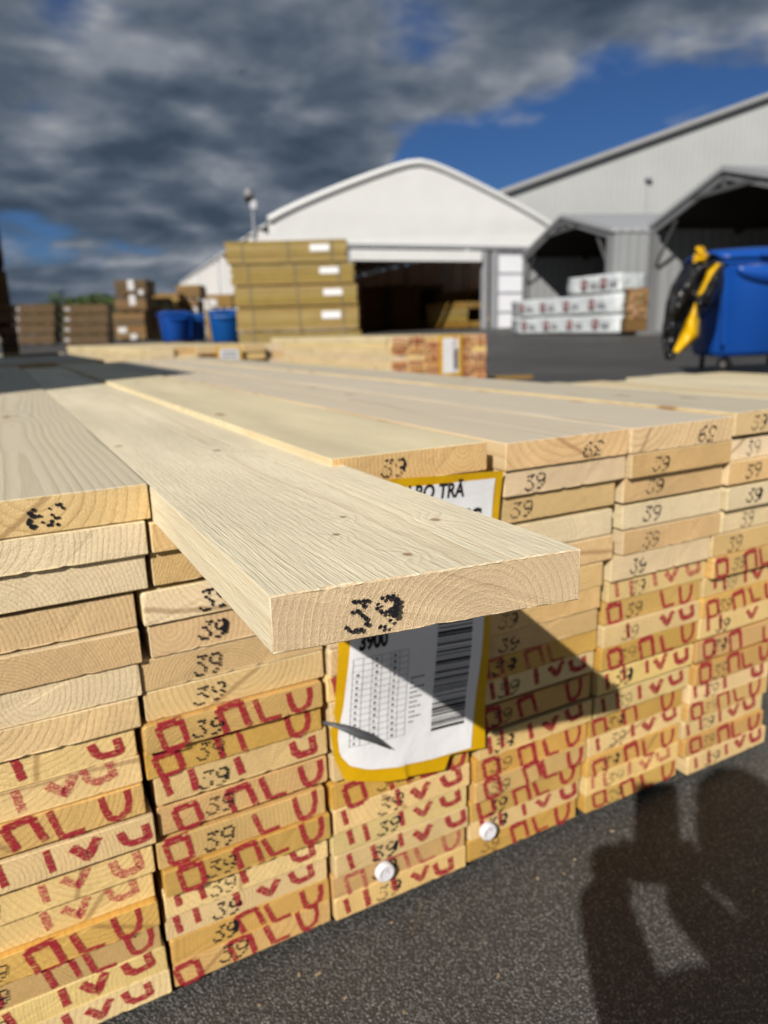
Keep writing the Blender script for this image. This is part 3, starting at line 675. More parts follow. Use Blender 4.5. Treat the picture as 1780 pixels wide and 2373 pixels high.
# -- olive stack: five packs, long side towards the camera
dep = 25.6
rows = [(538, 806, 566, 615), (551, 823, 618.5, 663.5), (556, 829, 667, 711.5), (563, 833, 715, 765.5), (566, 838, 769, 815)]
ordn = ['topmost', 'second from top', 'middle', 'fourth from top', 'lowest']
for k, (ua, ub, va, vb) in enumerate(rows):
    a = at(ua, (va + vb) / 2, dep); b = at(ub, (va + vb) / 2, dep); zt = at(680, va, dep).z; zb = at(680, vb, dep).z
    L = (b - a).length; h = zt - zb; d_ = (b - a).normalized(); ang = math.atan2(-d_.x, d_.y)
    e = pack('lumber_pack', f'olive brown treated lumber pack, {ordn[k]} of the tall stack before the tent', (a.x, a.y, zb), ang, 5, 5, 0.22, h / 5, L, ['olive', 'olive', 'olive2'], group='olive packs stacked before the tent', bear=0.0, seed=20 + k, jit=0.03)
    for s_ in (0.14, 0.52, 0.88):
        box('strap', 0.20, 1.112, L * s_ - 0.016, L * s_ + 0.016, -0.004, h + 0.008, M['strap'], e)
        box('bearer', 0.1, 1.05, L * s_ - 0.06, L * s_ + 0.06, -0.049, -0.006, M['brown2'], e)
    box('gap_blocker', 0.55, 0.70, 0.05, L - 0.05, -0.048, -0.007, M['brown'], e)  # strip added to block the bright gap below each pack
    if k < 4:
        uo = (0.70, 0.72, 0.73, 0.70)[k] * L
        box('tag', 1.113, 1.119, uo, uo + 0.62, h * 0.48, h * 0.80, M['tag'], e)

# -- brown packs left of the blue bins
def brown_stack(u0, u1, rows_, dep, mats, labels, tags=(), group=None, ncol=3, seed=50, ang=0.0):
    for k, (va, vb) in enumerate(rows_):
        a = at(u0, vb, dep); b = at(u1, vb, dep); zt = at(u0, va, dep).z; L = (b - a).length; h = zt - a.z
        d_ = (b - a).normalized()
        e = pack('lumber_pack', labels[k], (a.x, a.y, a.z), math.atan2(-d_.x, d_.y) + ang, ncol, 4, 0.4, h * 0.93 / 4, L, mats, group=group, bear=h * 0.07, seed=seed + k, jit=0.02)
        for (kk, fu, fv, ww, hh) in tags:
            if kk == k: box('tag', ncol * 0.4 + 0.012, ncol * 0.4 + 0.018, fu * L, fu * L + ww * 0.8, h * fv, h * fv + hh * 0.75, M['tagmid'], e)
brown_stack(293, 362, [(654, 690), (692, 726), (728, 790)], 30, ['shadebrown', 'brown'], ['brown lumber pack on top of the tall stack left of the blue bins', 'brown lumber pack in the middle of the stack left of the blue bins', 'brown lumber pack at the bottom of the stack left of the blue bins'],
            [(0, 0.42, 0.35, 0.30, 0.5), (0, 0.75, 0.05, 0.22, 0.25), (1, 0.48, 0.45, 0.30, 0.5), (2, 0.12, 0.30, 0.42, 0.28), (2, 0.50, 0.05, 0.30, 0.28)], 'brown packs left of the blue bins')
brown_stack(366, 432, [(684, 704), (706, 790)], 32, ['brown2', 'olive'], ['flat tan lumber pack above the left blue bin', 'tan lumber pack standing behind the left blue bin'], [(1, 0.55, 0.76, 0.3, 0.22)], 'tan packs behind the blue bins', seed=60)
brown_stack(428, 480, [(665, 696), (698, 790)], 33, ['brown', 'brown2'], ['dark brown lumber pack above the gap between the blue bins', 'brown lumber pack behind the gap between the blue bins'], [(1, 0.20, 0.62, 0.35, 0.35), (1, 0.72, 0.62, 0.32, 0.45)], 'brown packs behind the blue bins', seed=64)
brown_stack(496, 552, [(686, 716), (718, 790)], 33, ['brown2'], ['orange brown lumber pack right above the third blue bin', 'orange brown lumber pack behind the third blue bin'], [(0, 0.05, 0.1, 0.45, 0.42), (1, 0.1, 0.75, 0.5, 0.4)], 'brown packs behind the third bin', seed=68)

# -- brown packs far off on the left
fl = ['lowest', 'second lowest', 'third lowest', 'topmost']
for s_, (u0, u1, nm) in enumerate(((52, 146, 'leftmost'), (166, 266, 'second'), (20, 40, 'narrow'))):
    dp = 50 if s_ < 2 else 44
    for k in range(4):
        vb = 800 - k * 23.2; va = vb - 22.5
        a = at(u0, vb, dp); b = at(u1, vb, dp); h = at(u0, va, dp).z - a.z; d_ = (b - a).normalized(); L = (b - a).length
        e = pack('lumber_pack', f'brown lumber pack, {fl[k]} of the {nm} stack far off on the left', (a.x, a.y, a.z), math.atan2(-d_.x, d_.y), 3, 3, 0.4, h * 0.9 / 3, L, ['shadebrown'], group='brown packs far off on the left', bear=h * 0.1, seed=80 + 4 * s_ + k, jit=0.04)
        box('tag', 1.21, 1.216, 0.10, 0.42, h * 0.40, h * 0.72, M['tagdull'], e)

# -- tall stack at the left edge, its shade partly put into a darker brown
for k in range(4):
    zb = gz(0, 14) + k * 0.93
    pack('lumber_pack', f'dark shaded lumber pack at the left edge, {fl[k]} of its stack', (-1.12 + (0.03, 0.0, -0.02, -0.03)[k], 13.4 + (0, 0.3, -0.1, 0.2)[k], zb), 0, 6, 8, 0.2383, 0.105, 4.6, ['shadebrown', 'brown'], group='packs stacked at the left edge', bear=0.09, seed=100 + k, jit=0.06)
for k in range(5):  # unseen stack, added to throw shade on the left-edge stack
    pack('lumber_pack', f'unseen brown lumber pack added to shade the left edge, {(fl + ["fifth"])[k]} of its stack', (-2.55, 9.2, gz(0, 10) + k * 0.93), 0, 6, 8, 0.2383, 0.105, 3.9, ['brown', 'shadebrown'], group='unseen packs added to shade the left edge', bear=0.09, seed=120 + k, jit=0.02)
# -- stack beside the yard on the left; its shadow falls across the tops
for k in range(4):
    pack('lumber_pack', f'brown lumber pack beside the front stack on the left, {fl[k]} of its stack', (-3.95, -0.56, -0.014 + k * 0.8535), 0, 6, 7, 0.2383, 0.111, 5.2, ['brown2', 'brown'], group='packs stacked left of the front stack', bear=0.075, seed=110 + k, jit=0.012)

# ================================================================ blue bins
M['blue'] = plain('plastic_blue', (0.005, 0.066, 0.34), 0.38, 0.45, 0.10, 2.0)
M['blue2'] = plain('plastic_blue_deep', (0.003, 0.075, 0.30), 0.42, 0.4, 0.12, 2.0)
M['rubber'] = plain('rubber_black', (0.014, 0.014, 0.015), 0.7, 0.2)
M['steel'] = plain('steel_grey', (0.34, 0.35, 0.36), 0.45, 0.5, 0.1, 6.0, metal=0.7)
def blue_bin(loc, rz, label, W=1.32, D=0.92, mat='blue', sc=1.0):
    e = empty('blue_bin', loc, rz, label=label, cat='bin', group='blue wheeled bins'); e.scale = (sc,) * 3
    mt_ = M[mat]
    def ring(w_, d_, z): return [(-w_ / 2, -d_ / 2, z), (w_ / 2, -d_ / 2, z), (w_ / 2, d_ / 2, z), (-w_ / 2, d_ / 2, z)]
    bm = bmesh.new()
    lv = [ring(W * 0.80, D * 0.72, 0.17), ring(W * 0.84, D * 0.78, 0.22), ring(W * 0.95, D * 0.94, 1.10), ring(W * 0.96, D * 0.95, 1.135)]
    vv = [[bm.verts.new(c) for c in r_] for r_ in lv]
    for i in range(len(vv) - 1):
        for k in range(4): bm.faces.new((vv[i][k], vv[i][(k + 1) % 4], vv[i + 1][(k + 1) % 4], vv[i + 1][k]))
    bm.faces.new(vv[0][::-1]); bm.faces.new(vv[-1])
    bmesh.ops.recalc_face_normals(bm, faces=bm.faces)
    ed = [g for g in bm.edges if abs(g.verts[0].co.z - g.verts[1].co.z) > 0.03]
    bmesh.ops.bevel(bm, geom=ed, offset=0.06, segments=3, affect='EDGES')
    body = add('body', bm_mesh('body', bm, (mt_,), True), e)
    body.data.polygons.foreach_set('use_smooth', [abs(p_.normal.z) < 0.5 for p_ in body.data.polygons])
    box('rim', -W / 2, W / 2, -D / 2, D / 2, 1.137, 1.185, mt_, e, 0.015)
    # pressed panel under the rim at the front
    V = []; n = 16
    for i in range(n + 1):
        x = -W * 0.36 + W * 0.72 * i / n; drop = 0.13 * math.sin(math.pi * i / n) ** 0.7
        V += [(x, -D * 0.475, 1.12), (x, -D * 0.462, 1.06 - drop)]
    o = add('apron', mesh('apron', V, [(2 * i, 2 * i + 1, 2 * i + 3, 2 * i + 2) for i in range(n)], (mt_,), True), e); so = o.modifiers.new('t', 'SOLIDIFY'); so.thickness = 0.03; so.offset = 1
    for s_ in (-1, 1): bar('rib', (s_ * W * 0.40, -D * 0.41, 0.30), (s_ * W * 0.45, -D * 0.47, 1.10), 0.03, 0.03, mt_, e)
    # lid, slightly domed
    V = []; F = []; nx = 10; ny = 6
    for j in range(ny + 1):
        for i in range(nx + 1):
            x = -W / 2 - 0.012 + (W + 0.024) * i / nx; y = -D / 2 - 0.02 + (D + 0.04) * j / ny
            V.append((x, y, 1.20 + 0.11 * (math.sin(math.pi * j / ny) ** 0.8) * (0.75 + 0.25 * math.sin(math.pi * i / nx)) + (0.0 if 0 < j < ny and 0 < i < nx else -0.012)))
    for j in range(ny):
        for i in range(nx): a = j * (nx + 1) + i; F.append((a, a + 1, a + nx + 2, a + nx + 1))
    lid = add('lid', mesh('lid', V, F, (mt_,), True), e); so = lid.modifiers.new('t', 'SOLIDIFY'); so.thickness = 0.028; so.offset = 1
    bar('handle', (-W * 0.2, -D / 2 - 0.05, 1.215), (W * 0.2, -D / 2 - 0.05, 1.215), 0.03, 0.025, mt_, lid)
    for sx in (-1, 1):
        for sy in (-1, 1):
            wl = add('wheel', tube_mesh('wheel', [(-0.024, 0, 0), (0.024, 0, 0)], 0.085, M['rubber'], 16), e, (sx * W * 0.33, sy * D * 0.29, 0.085), (0, 0, RAD(25 * sx * sy)))
            add('hub', tube_mesh('hub', [(-0.027, 0, 0), (0.027, 0, 0)], 0.035, M['steel'], 10), wl)
            add('fork', box_mesh('fork', -0.035, 0.035, -0.03, 0.03, 0.0, 0.09, M['steel']), wl, (0, 0, 0.088 - 0.002))
    return e
# the near one on the right
q = cw(4.27, 8.45); BINZ = gz(q.x, q.y)
zb_ = at(1640, 864, 8.1).z
blue_bin((q.x, q.y, zb_), YAW + 0.03, 'near blue wheeled bin at the right edge with a black and yellow bag')
for k, (u, v, dp, W, lb, mat, sc) in enumerate(((410, 793, 27.5, 1.25, 'bright blue wheeled bin, left one of the far three', 'blue', 0.92), (458, 793, 28.6, 0.75, 'dark blue wheeled bin between the other two far bins', 'blue2', 0.9), (526, 795, 27.0, 1.15, 'blue wheeled bin directly left of the olive stack', 'blue2', 0.98))):
    q = at(u, v, dp); blue_bin((q.x, q.y, at(u, v, dp).z - 0.12), YAW + (0.5, 0.2, 0.12)[k], lb, W, 0.85, mat, sc)

# black and yellow plastic bag over the corner of the near bin
M['bagblack'] = plain('bag_black', (0.012, 0.012, 0.014), 0.25, 0.5, 0.2, 6.0, bump=0.02, bsc=14.0)
M['bagyellow'] = plain('bag_yellow', (0.78, 0.45, 0.003), 0.35, 0.4, 0.12, 8.0, bump=0.012, bsc=16.0)
def bagpt(u, v, d): return at(1500 + u * 0.1718, 540 + v * 0.1718, d)
bag = empty('plastic_bag', bagpt(600, 900, 7.75), label='crumpled black and yellow plastic bag hanging over the near blue bin', cat='bag')
BO = bag.location.copy()
def sheet(name, lefts, rights, mat, d0, amp, seed, ns=14):
    fl_, fr_ = poly(lefts), poly(rights); V = []; F = []; nt = 40; rnd = random.Random(seed); off = Vector((rnd.random() * 50, rnd.random() * 50, 0))
    for j in range(nt + 1):
        for i in range(ns + 1):
            s_ = i / ns; t_ = j / nt; q_ = fl_(t_) * (1 - s_) + fr_(t_) * s_
            dd = d0 + amp * (mnoise.noise(Vector((s_ * 2.6, t_ * 3.2, 0)) + off) + 0.5 * mnoise.noise(Vector((s_ * 6, t_ * 8, 3)) + off)) - 0.09 * math.sin(math.pi * s_)
            V.append(bagpt(q_.x, q_.y, dd) - BO)
    for j in range(nt):
        for i in range(ns): a = j * (ns + 1) + i; F.append((a, a + 1, a + ns + 2, a + ns + 1))
    o = add(name, mesh(name, V, F, (mat,), True), bag); so = o.modifiers.new('t', 'SOLIDIFY'); so.thickness = 0.012; so.offset = 1
sheet('black_film', [(850, 380), (500, 430), (330, 700), (250, 950), (215, 1250), (210, 1500), (262, 1710)], [(1020, 380), (1040, 640), (990, 880), (860, 1080), (700, 1200), (540, 1420), (340, 1700)], M['bagblack'], 7.75, 0.26, 2)
sheet('yellow_band', [(930, 400), (800, 510), (745, 660), (665, 850), (605, 1000), (500, 1200), (430, 1400), (340, 1600)], [(1010, 420), (940, 560), (850, 690), (740, 850), (690, 1000), (720, 1200), (715, 1400), (440, 1620)], M['bagyellow'], 7.58, 0.05, 4, 6)
sheet('black_fold', [(870, 560), (740, 760), (630, 900), (650, 960)], [(1000, 620), (960, 800), (860, 980), (720, 1040)], M['bagblack'], 7.50, 0.08, 8, 8)
sheet('yellow_knot', [(660, 180), (640, 260), (600, 400)], [(760, 190), (840, 300), (800, 390)], M['bagyellow'], 7.72, 0.10, 6, 8)

# ================================================================ white storage tent
M['fabric'] = plain('fabric_white', (0.74, 0.745, 0.74), 0.55, 0.3, 0.03, 0.5, bump=0.05, bsc=0.6)
M['fabricwall'] = plain('fabric_white_wall', (0.82, 0.825, 0.82), 0.55, 0.3, 0.05, 0.4, bump=0.03, bsc=1.0, trans=(0.75, 0.50, 0.34, 1))
M['frame'] = plain('frame_galvanised', (0.42, 0.43, 0.46), 0.45, 0.4, 0.08, 2.0, metal=0.3)
TD = (ray(228, 785) - Vector((0, 0, 1)) * ray(228, 785).z).normalized()      # the way the tent runs back
TG = Vector((TD.y, -TD.x, 0))                                               # along its gable, to the right
f0 = at(622, 520, 42.0); base = Vector((f0.x, f0.y, gz(f0.x, f0.y)))
ang = math.atan2(TG.y, TG.x)
TW = 18.2; EH = f0.z - base.z
tent = empty('storage_tent', base, ang, label='large white fabric storage tent with an open doorway', cat='tent')
def prof(k):                                                # gable outline, local x z
    n = 24; out = []
    pk = at(970, 372, 45.5).z - base.z
    for i in range(n + 1):
        s_ = i / n; x = TW * s_; h = max(0.0, 1.07 - math.sqrt((2 * s_ - 1) ** 2 + 0.010) - 0.030)
        out.append((x, EH + (pk - EH) * (h ** 0.86)))
    return out
P2 = prof(0); TL_ = 47.0
V = []; F = []
nb = 16
for j in range(nb * 2 + 1):                                 # roof bays sag a little between the arches
    y = TL_ * j / (nb * 2); sag = 0.0 if j % 2 == 0 else -0.16
    for x, z in P2: V.append((x, y, z + sag))
n = len(P2)
for j in range(nb * 2):
    for i in range(n - 1): a = j * n + i; F.append((a, a + 1, a + n + 1, a + n))
o = add('roof', mesh('roof', V, F, (M['fabric'],), True), tent); so = o.modifiers.new('t', 'SOLIDIFY'); so.thickness = 0.05
for side, x in (('left', 0.0), ('right', TW)):
    V = []; F = []
    for j in range(nb * 2 + 1):
        y = TL_ * j / (nb * 2); sag = 0.0 if j % 2 == 0 else (0.42 if side == 'left' else -0.42)
        V += [(x + sag, y, 0), (x + sag, y, EH)]
    F = [(2 * j, 2 * j + 1, 2 * j + 3, 2 * j + 2) for j in range(nb * 2)]
    o = add('side_wall', mesh('side_wall', V, F, (M['fabricwall'],)), tent); so = o.modifiers.new('t', 'SOLIDIFY'); so.thickness = 0.05
o = add('back_wall', mesh('back_wall', [(x, TL_ - 0.05, z - 0.1) for x, z in P2] + [(TW, TL_ - 0.05, 0), (0, TL_ - 0.05, 0)], [tuple(range(n + 2))], (M['fabricwall'],)), tent)
FB = at(700, 562, 42.5).z - base.z
o = add('gable', mesh('gable', [(x, -0.05 if 0 < i < n - 1 else 0.0, z - 0.25) for i, (x, z) in enumerate(P2)] + [(TW, 0.0, FB), (0, 0.0, FB)], [tuple(range(n + 2))], (M['fabric'],)), tent)
so = o.modifiers.new('t', 'SOLIDIFY'); so.thickness = 0.06
add('gable_arch', tube_mesh('gable_arch', [(x, -0.12, z + 0.02) for x, z in P2], 0.19, M['fabric'], 8), tent)
add('cross_beam', box_mesh('cross_beam', 0, TW, -0.25, 0.0, FB - 0.22, FB - 0.05, M['frame']), tent)
add('door_curtain', box_mesh('door_curtain', 4.6, 12.9, -0.5, -0.32, FB - 0.95, FB - 0.36, M['fabric']), tent)
def tx(u, v=650):                                           # local x on the gable plane for a pixel column
    r = ray(u, v); d_ = r.copy(); den = d_.dot(TD); k = (base - CAM).dot(TD) / den; return (CAM + d_ * k - base).dot(TG)
DL, DR = tx(812), tx(1115)
for k, x in enumerate((0.0, DL - 0.15, DR + 0.15, tx(1142), TW - 0.15)):
    add('post', box_mesh('post', x - 0.16, x + 0.16, -0.28, 0.04, 0, FB - 0.34, M['frame']), tent)
M['panel'] = plain('panel_translucent', (0.80, 0.81, 0.86), 0.5, 0.3, 0.03, 0.5)
for k in range(4):
    h = (FB - 0.5) / 4
    add('wall_panel', box_mesh('wall_panel', tx(1146), TW - 0.3, -0.06, 0.0, 0.1 + k * h, 0.1 + (k + 1) * h - 0.06, M['panel']), tent)
    add('rail', box_mesh('rail', tx(1143), TW - 0.2, -0.10, -0.062, 0.1 + (k + 1) * h - 0.10, 0.1 + (k + 1) * h + 0.02, M['frame']), tent)
    add('wall_panel', box_mesh('wall_panel', 0.3, DL - 0.4, -0.06, 0.0, 0.1 + k * h, 0.1 + (k + 1) * h - 0.06, M['panel']), tent)
for k in range(1, 12):                                      # arches inside
    y = TL_ * k / 12
    add('arch', tube_mesh('arch', [(0.25, y, 0)] + [(min(max(x, 0.25), TW - 0.25), y, z - 0.35) for x, z in P2[::2]] + [(TW - 0.25, y, 0)], 0.13, M['frame'], 6), tent)
# packs stored inside the tent
for k, (u, dp, nl, lb) in enumerate(((1065, 47.5, 4, 'tan lumber pack in sun just inside the tent door'), (960, 62, 8, 'brown lumber pack deep inside the tent, left'), (1040, 66, 11, 'brown lumber pack deep inside the tent, right'), (880, 70, 9, 'brown lumber pack at the back of the tent'), (1085, 54, 6, 'brown lumber pack behind the sunlit pack inside the tent'))):
    q = at(u, 760, dp)
    pack('lumber_pack', lb, (q.x, q.y, gz(q.x, q.y)), ang, 5, nl, 0.6, 0.42 if k else 0.40, 5.0, ['brown2'] if k else ['olive', 'brown2'], group='packs inside the tent', bear=0.1, seed=130 + k, jit=0.2)

M['lampgrey'] = plain('lamp_grey', (0.22, 0.225, 0.23), 0.5, 0.4)
# floodlight mast left of the tent
q = at(602, 760, 36); zg = gz(q.x, q.y); top = at(601, 470, 36).z
e = empty('light_mast', (q.x, q.y, zg), YAW, label='thin mast with a round floodlight behind the olive stack', cat='light mast')
add('pole', tube_mesh('pole', [(0, 0, 0), (0.02, 0, (top - zg) * 0.6), (0.05, 0, top - zg)], [0.11, 0.07, 0.045], M['frame'], 8), e)
hd = add('lamp_head', tube_mesh('lamp_head', [(0, 0, -0.16), (0, 0, -0.06), (0, 0, 0.14), (0, 0, 0.24)], [0.20, 0.23, 0.19, 0.06], M['lampgrey'], 12), e, (-0.10, 0, top - zg + 0.42))
add('lamp_glass', tube_mesh('lamp_glass', [(0, 0, -0.40), (0, 0, -0.17)], [0.16, 0.21], M['rubber'], 12), hd)
add('bracket', box_mesh('bracket', 0.05, 0.34, -0.12, 0.12, -0.68, -0.32, M['frame']), hd)

# ================================================================ big warehouse and the two sheds
def corrug(name, col, period, rough=0.5, axis='X', amp=0.02):
    mt_, t_ = new_mat(name); p_ = t_.n('TexCoord').outputs['Object']; s_ = t_.sep(p_)
    ph_ = t_.m('MULTIPLY', s_[0 if axis == 'X' else 1], 2 * math.pi / period); hh = t_.m('SINE', ph_)
    hh = t_.sm(hh, -0.5, 0.5)
    c_ = t_.mix(1.0, (*col, 1), t_.n('CombineColor', *[t_.mr(t_.noise(p_, 0.25, 5.0, 0.6), 0.3, 0.7, 0.93, 1.05)] * 3).outputs[0], 'MULTIPLY')
    finish(t_, c_, rough, 0.4, hh, amp, 1.0); return mt_
M['sheetlight'] = corrug('sheet_metal_light', (0.40, 0.415, 0.415), 0.45, amp=0.03)
M['sheetgrey'] = corrug('sheet_metal_grey', (0.27, 0.28, 0.29), 0.36, axis='Y', amp=0.012)
M['sheetgreyx'] = corrug('sheet_metal_grey_gable', (0.27, 0.28, 0.29), 0.36, axis='X', amp=0.012)
M['roofgrey'] = corrug('roof_metal', (0.36, 0.37, 0.39), 0.4, axis='Y', amp=0.02)
M['shedframe'] = plain('shed_frame', (0.17, 0.175, 0.185), 0.5, 0.4, 0.08, 2.0)
M['braceframe'] = plain('brace_frame', (0.085, 0.088, 0.092), 0.6, 0.3, 0.08, 2.0)
M['innershade'] = plain('shed_inner_shade', (0.030, 0.024, 0.019), 0.9, 0.1, 0.3, 0.6)  # near-black brown, the shade inside the sheds put into the colour
M['trim'] = plain('trim_grey', (0.30, 0.305, 0.315), 0.5, 0.4, 0.06)
WD = 62.0
q0 = at(1060, 560, WD); zg = gz(q0.x, q0.y)
wh = empty('warehouse', (q0.x, q0.y, zg), YAW, label='big light grey corrugated warehouse with a sloping roofline', cat='building')
def wl(u, v): p_ = at(u, v, WD); return (p_ - q0).dot(RGH), p_.z - zg
x1, z1 = wl(1185, 444); x2, z2 = wl(1780, 228); sl_ = (z2 - z1) / (x2 - x1)
xr = x2 + 14.0
Zx = lambda x: z1 + (x - x1) * sl_
xe = 2 * xr
V = [(0, 0, 0), (xr * 2, 0, 0), (xr * 2, 0, Zx(0)), (xr, 0, Zx(xr)), (0, 0, Zx(0))]
V += [(x, 45, z) for x, _, z in V]
add('wall', mesh('wall', V, [(0, 1, 2, 3, 4), (5, 9, 8, 7, 6), (0, 4, 9, 5), (1, 6, 7, 2)], (M['sheetlight'],)), wh)
for a, b in (((0, Zx(0)), (xr, Zx(xr))), ((xr, Zx(xr)), (xe, Zx(0)))):
    dx_ = -0.8 if a[0] == 0 else 0.0; dz_ = dx_ * sl_
    V = [(a[0] + dx_, -0.6, a[1] + dz_ + 0.02), (b[0], -0.6, b[1] + 0.02), (b[0], 46, b[1] + 0.02), (a[0] + dx_, 46, a[1] + dz_ + 0.02)]
    V += [(x, y, z + 0.34) for x, y, z in V]
    add('roof', mesh('roof', V, [(3, 2, 1, 0), (4, 5, 6, 7), (0, 1, 5, 4), (1, 2, 6, 5), (2, 3, 7, 6), (3, 0, 4, 7)], (M['trim'],)), wh)
lx, lz = wl(1500, 414)
wlmp = add('wall_lamp', box_mesh('wall_lamp', -0.25, 0.25, -0.5, -0.02, -0.15, 0.2, M['frame'], 0.04), wh, (lx, 0, lz))
add('conduit', box_mesh('conduit', lx - 0.06, lx + 0.06, -0.10, -0.01, lz - 4.5, lz - 0.2, M['frame']), wh)

def shed(name, label, a, pk_, eave, length):               # a: foot of the far front corner, pk_: ridge at the front
    a = Vector(a); b = a + 2 * (Vector((pk_.x, pk_.y, a.z)) - a); peak = pk_.z; zg = min(gz(a.x, a.y), gz(b.x, b.y)) - 0.02
    a.z = b.z = 0
    W = (b - a).length; d_ = (b - a).normalized(); e = empty(name, (a.x, a.y, zg), math.atan2(d_.y, d_.x), label=label, cat='shed', group='grey open-fronted sheds')
    E_ = eave - zg; P_ = peak - zg; tk = 0.12; L = length
    add('wall', box_mesh('wall', 0, tk, 0, L, 0, E_, M['sheetgrey']), e)
    add('wall', box_mesh('wall', W - tk, W, 0, L, 0, E_, M['sheetgrey']), e)
    add('back_shade_sheet', box_mesh('back_shade_sheet', 0.2, W - 0.2, L - 0.35, L - 0.25, 0.02, E_, M['innershade']), e)  # dark sheet added in front of the back wall as interior shade
    add('back_wall', mesh('back_wall', [(0, L, 0), (W, L, 0), (W, L, E_), (W / 2, L, P_), (0, L, E_), (0, L - .1, 0), (W, L - .1, 0), (W, L - .1, E_), (W / 2, L - .1, P_), (0, L - .1, E_)], [(0, 1, 2, 3, 4)[::-1], (5, 6, 7, 8, 9)], (M['sheetgreyx'],)), e)
    for s_ in (0, 1):
        xo, xi = (-0.06, W / 2) if s_ == 0 else (W + 0.06, W / 2); zo = E_ - 0.06 * (P_ - E_) / (W / 2)
        V = [(xo, -0.22, zo + 0.01), (xi, -0.22, P_ + 0.01), (xi, L + 0.3, P_ + 0.01), (xo, L + 0.3, zo + 0.01)]; V += [(x, y, z + 0.14) for x, y, z in V]
        add('roof', mesh('roof', V, [(3, 2, 1, 0), (4, 5, 6, 7), (0, 1, 5, 4), (1, 2, 6, 5), (2, 3, 7, 6), (3, 0, 4, 7)], (M['roofgrey'],)), e)
        lw = 0.14 if s_ == 0 else W - 0.14
        add('ceiling', mesh('ceiling', [(lw, 0.1, E_ - 0.03), (W / 2, 0.1, P_ - 0.03), (W / 2, L - 0.2, P_ - 0.03), (lw, L - 0.2, E_ - 0.03)], [(0, 1, 2, 3)], (M['innershade'],)), e)  # brown underside, darkened by colour for the shade below the roof
        xs = 0.16 if s_ == 0 else W - 0.16
        bar('post', (xs, -0.08, 0), (xs, -0.08, E_ - 0.05), 0.22, 0.22, M['shedframe'], e)
        bar('rafter', (xs, -0.10, E_ - 0.10), (W / 2, -0.10, P_ - 0.12), 0.10, 0.16, M['shedframe'], e)
        bar('brace', (xs, -0.07, E_ - 1.3), (xs + (1.1 if s_ == 0 else -1.1), -0.07, E_ - 0.05 + 1.1 * (P_ - E_) / (W / 2) - 0.2), 0.07, 0.07, M['braceframe'], e)
        bar('base_rail', (xs, -0.5, 0.12), (xs, 0.6, 0.12), 0.20, 0.20, M['shedframe'], e)
    bar('tie_beam', (W * 0.30, -0.10, E_ + (P_ - E_) * 0.55), (W * 0.70, -0.10, E_ + (P_ - E_) * 0.55), 0.12, 0.12, M['braceframe'], e)
    bar('king_post', (W / 2, -0.10, E_ + (P_ - E_) * 0.55), (W / 2, -0.10, P_ - 0.1), 0.14, 0.14, M['braceframe'], e)
    for k in range(1, 5):
        y = L * k / 5
        for s_ in (0, 1):
            xs = 0.2 if s_ == 0 else W - 0.2
            bar('purlin_frame', (xs, y, E_ - 0.1), (W / 2, y, P_ - 0.15), 0.14, 0.2, M['innershade'], e)
    return e
def lat(u, d): return (u - 890) / FPX * d
sA = shed('open_shed', 'grey open-fronted metal shed behind the white wrapped packs', at(1216, 772, 35.6), at(1310, 505, 31.2), at(1212, 597, 35.6).z, 14.0)
sB = shed('open_shed', 'nearer grey open-fronted metal shed behind the near blue bin', at(1503, 772, 24.4), at(1690, 397, 21.0), at(1510, 530, 24.4).z, 14.0)

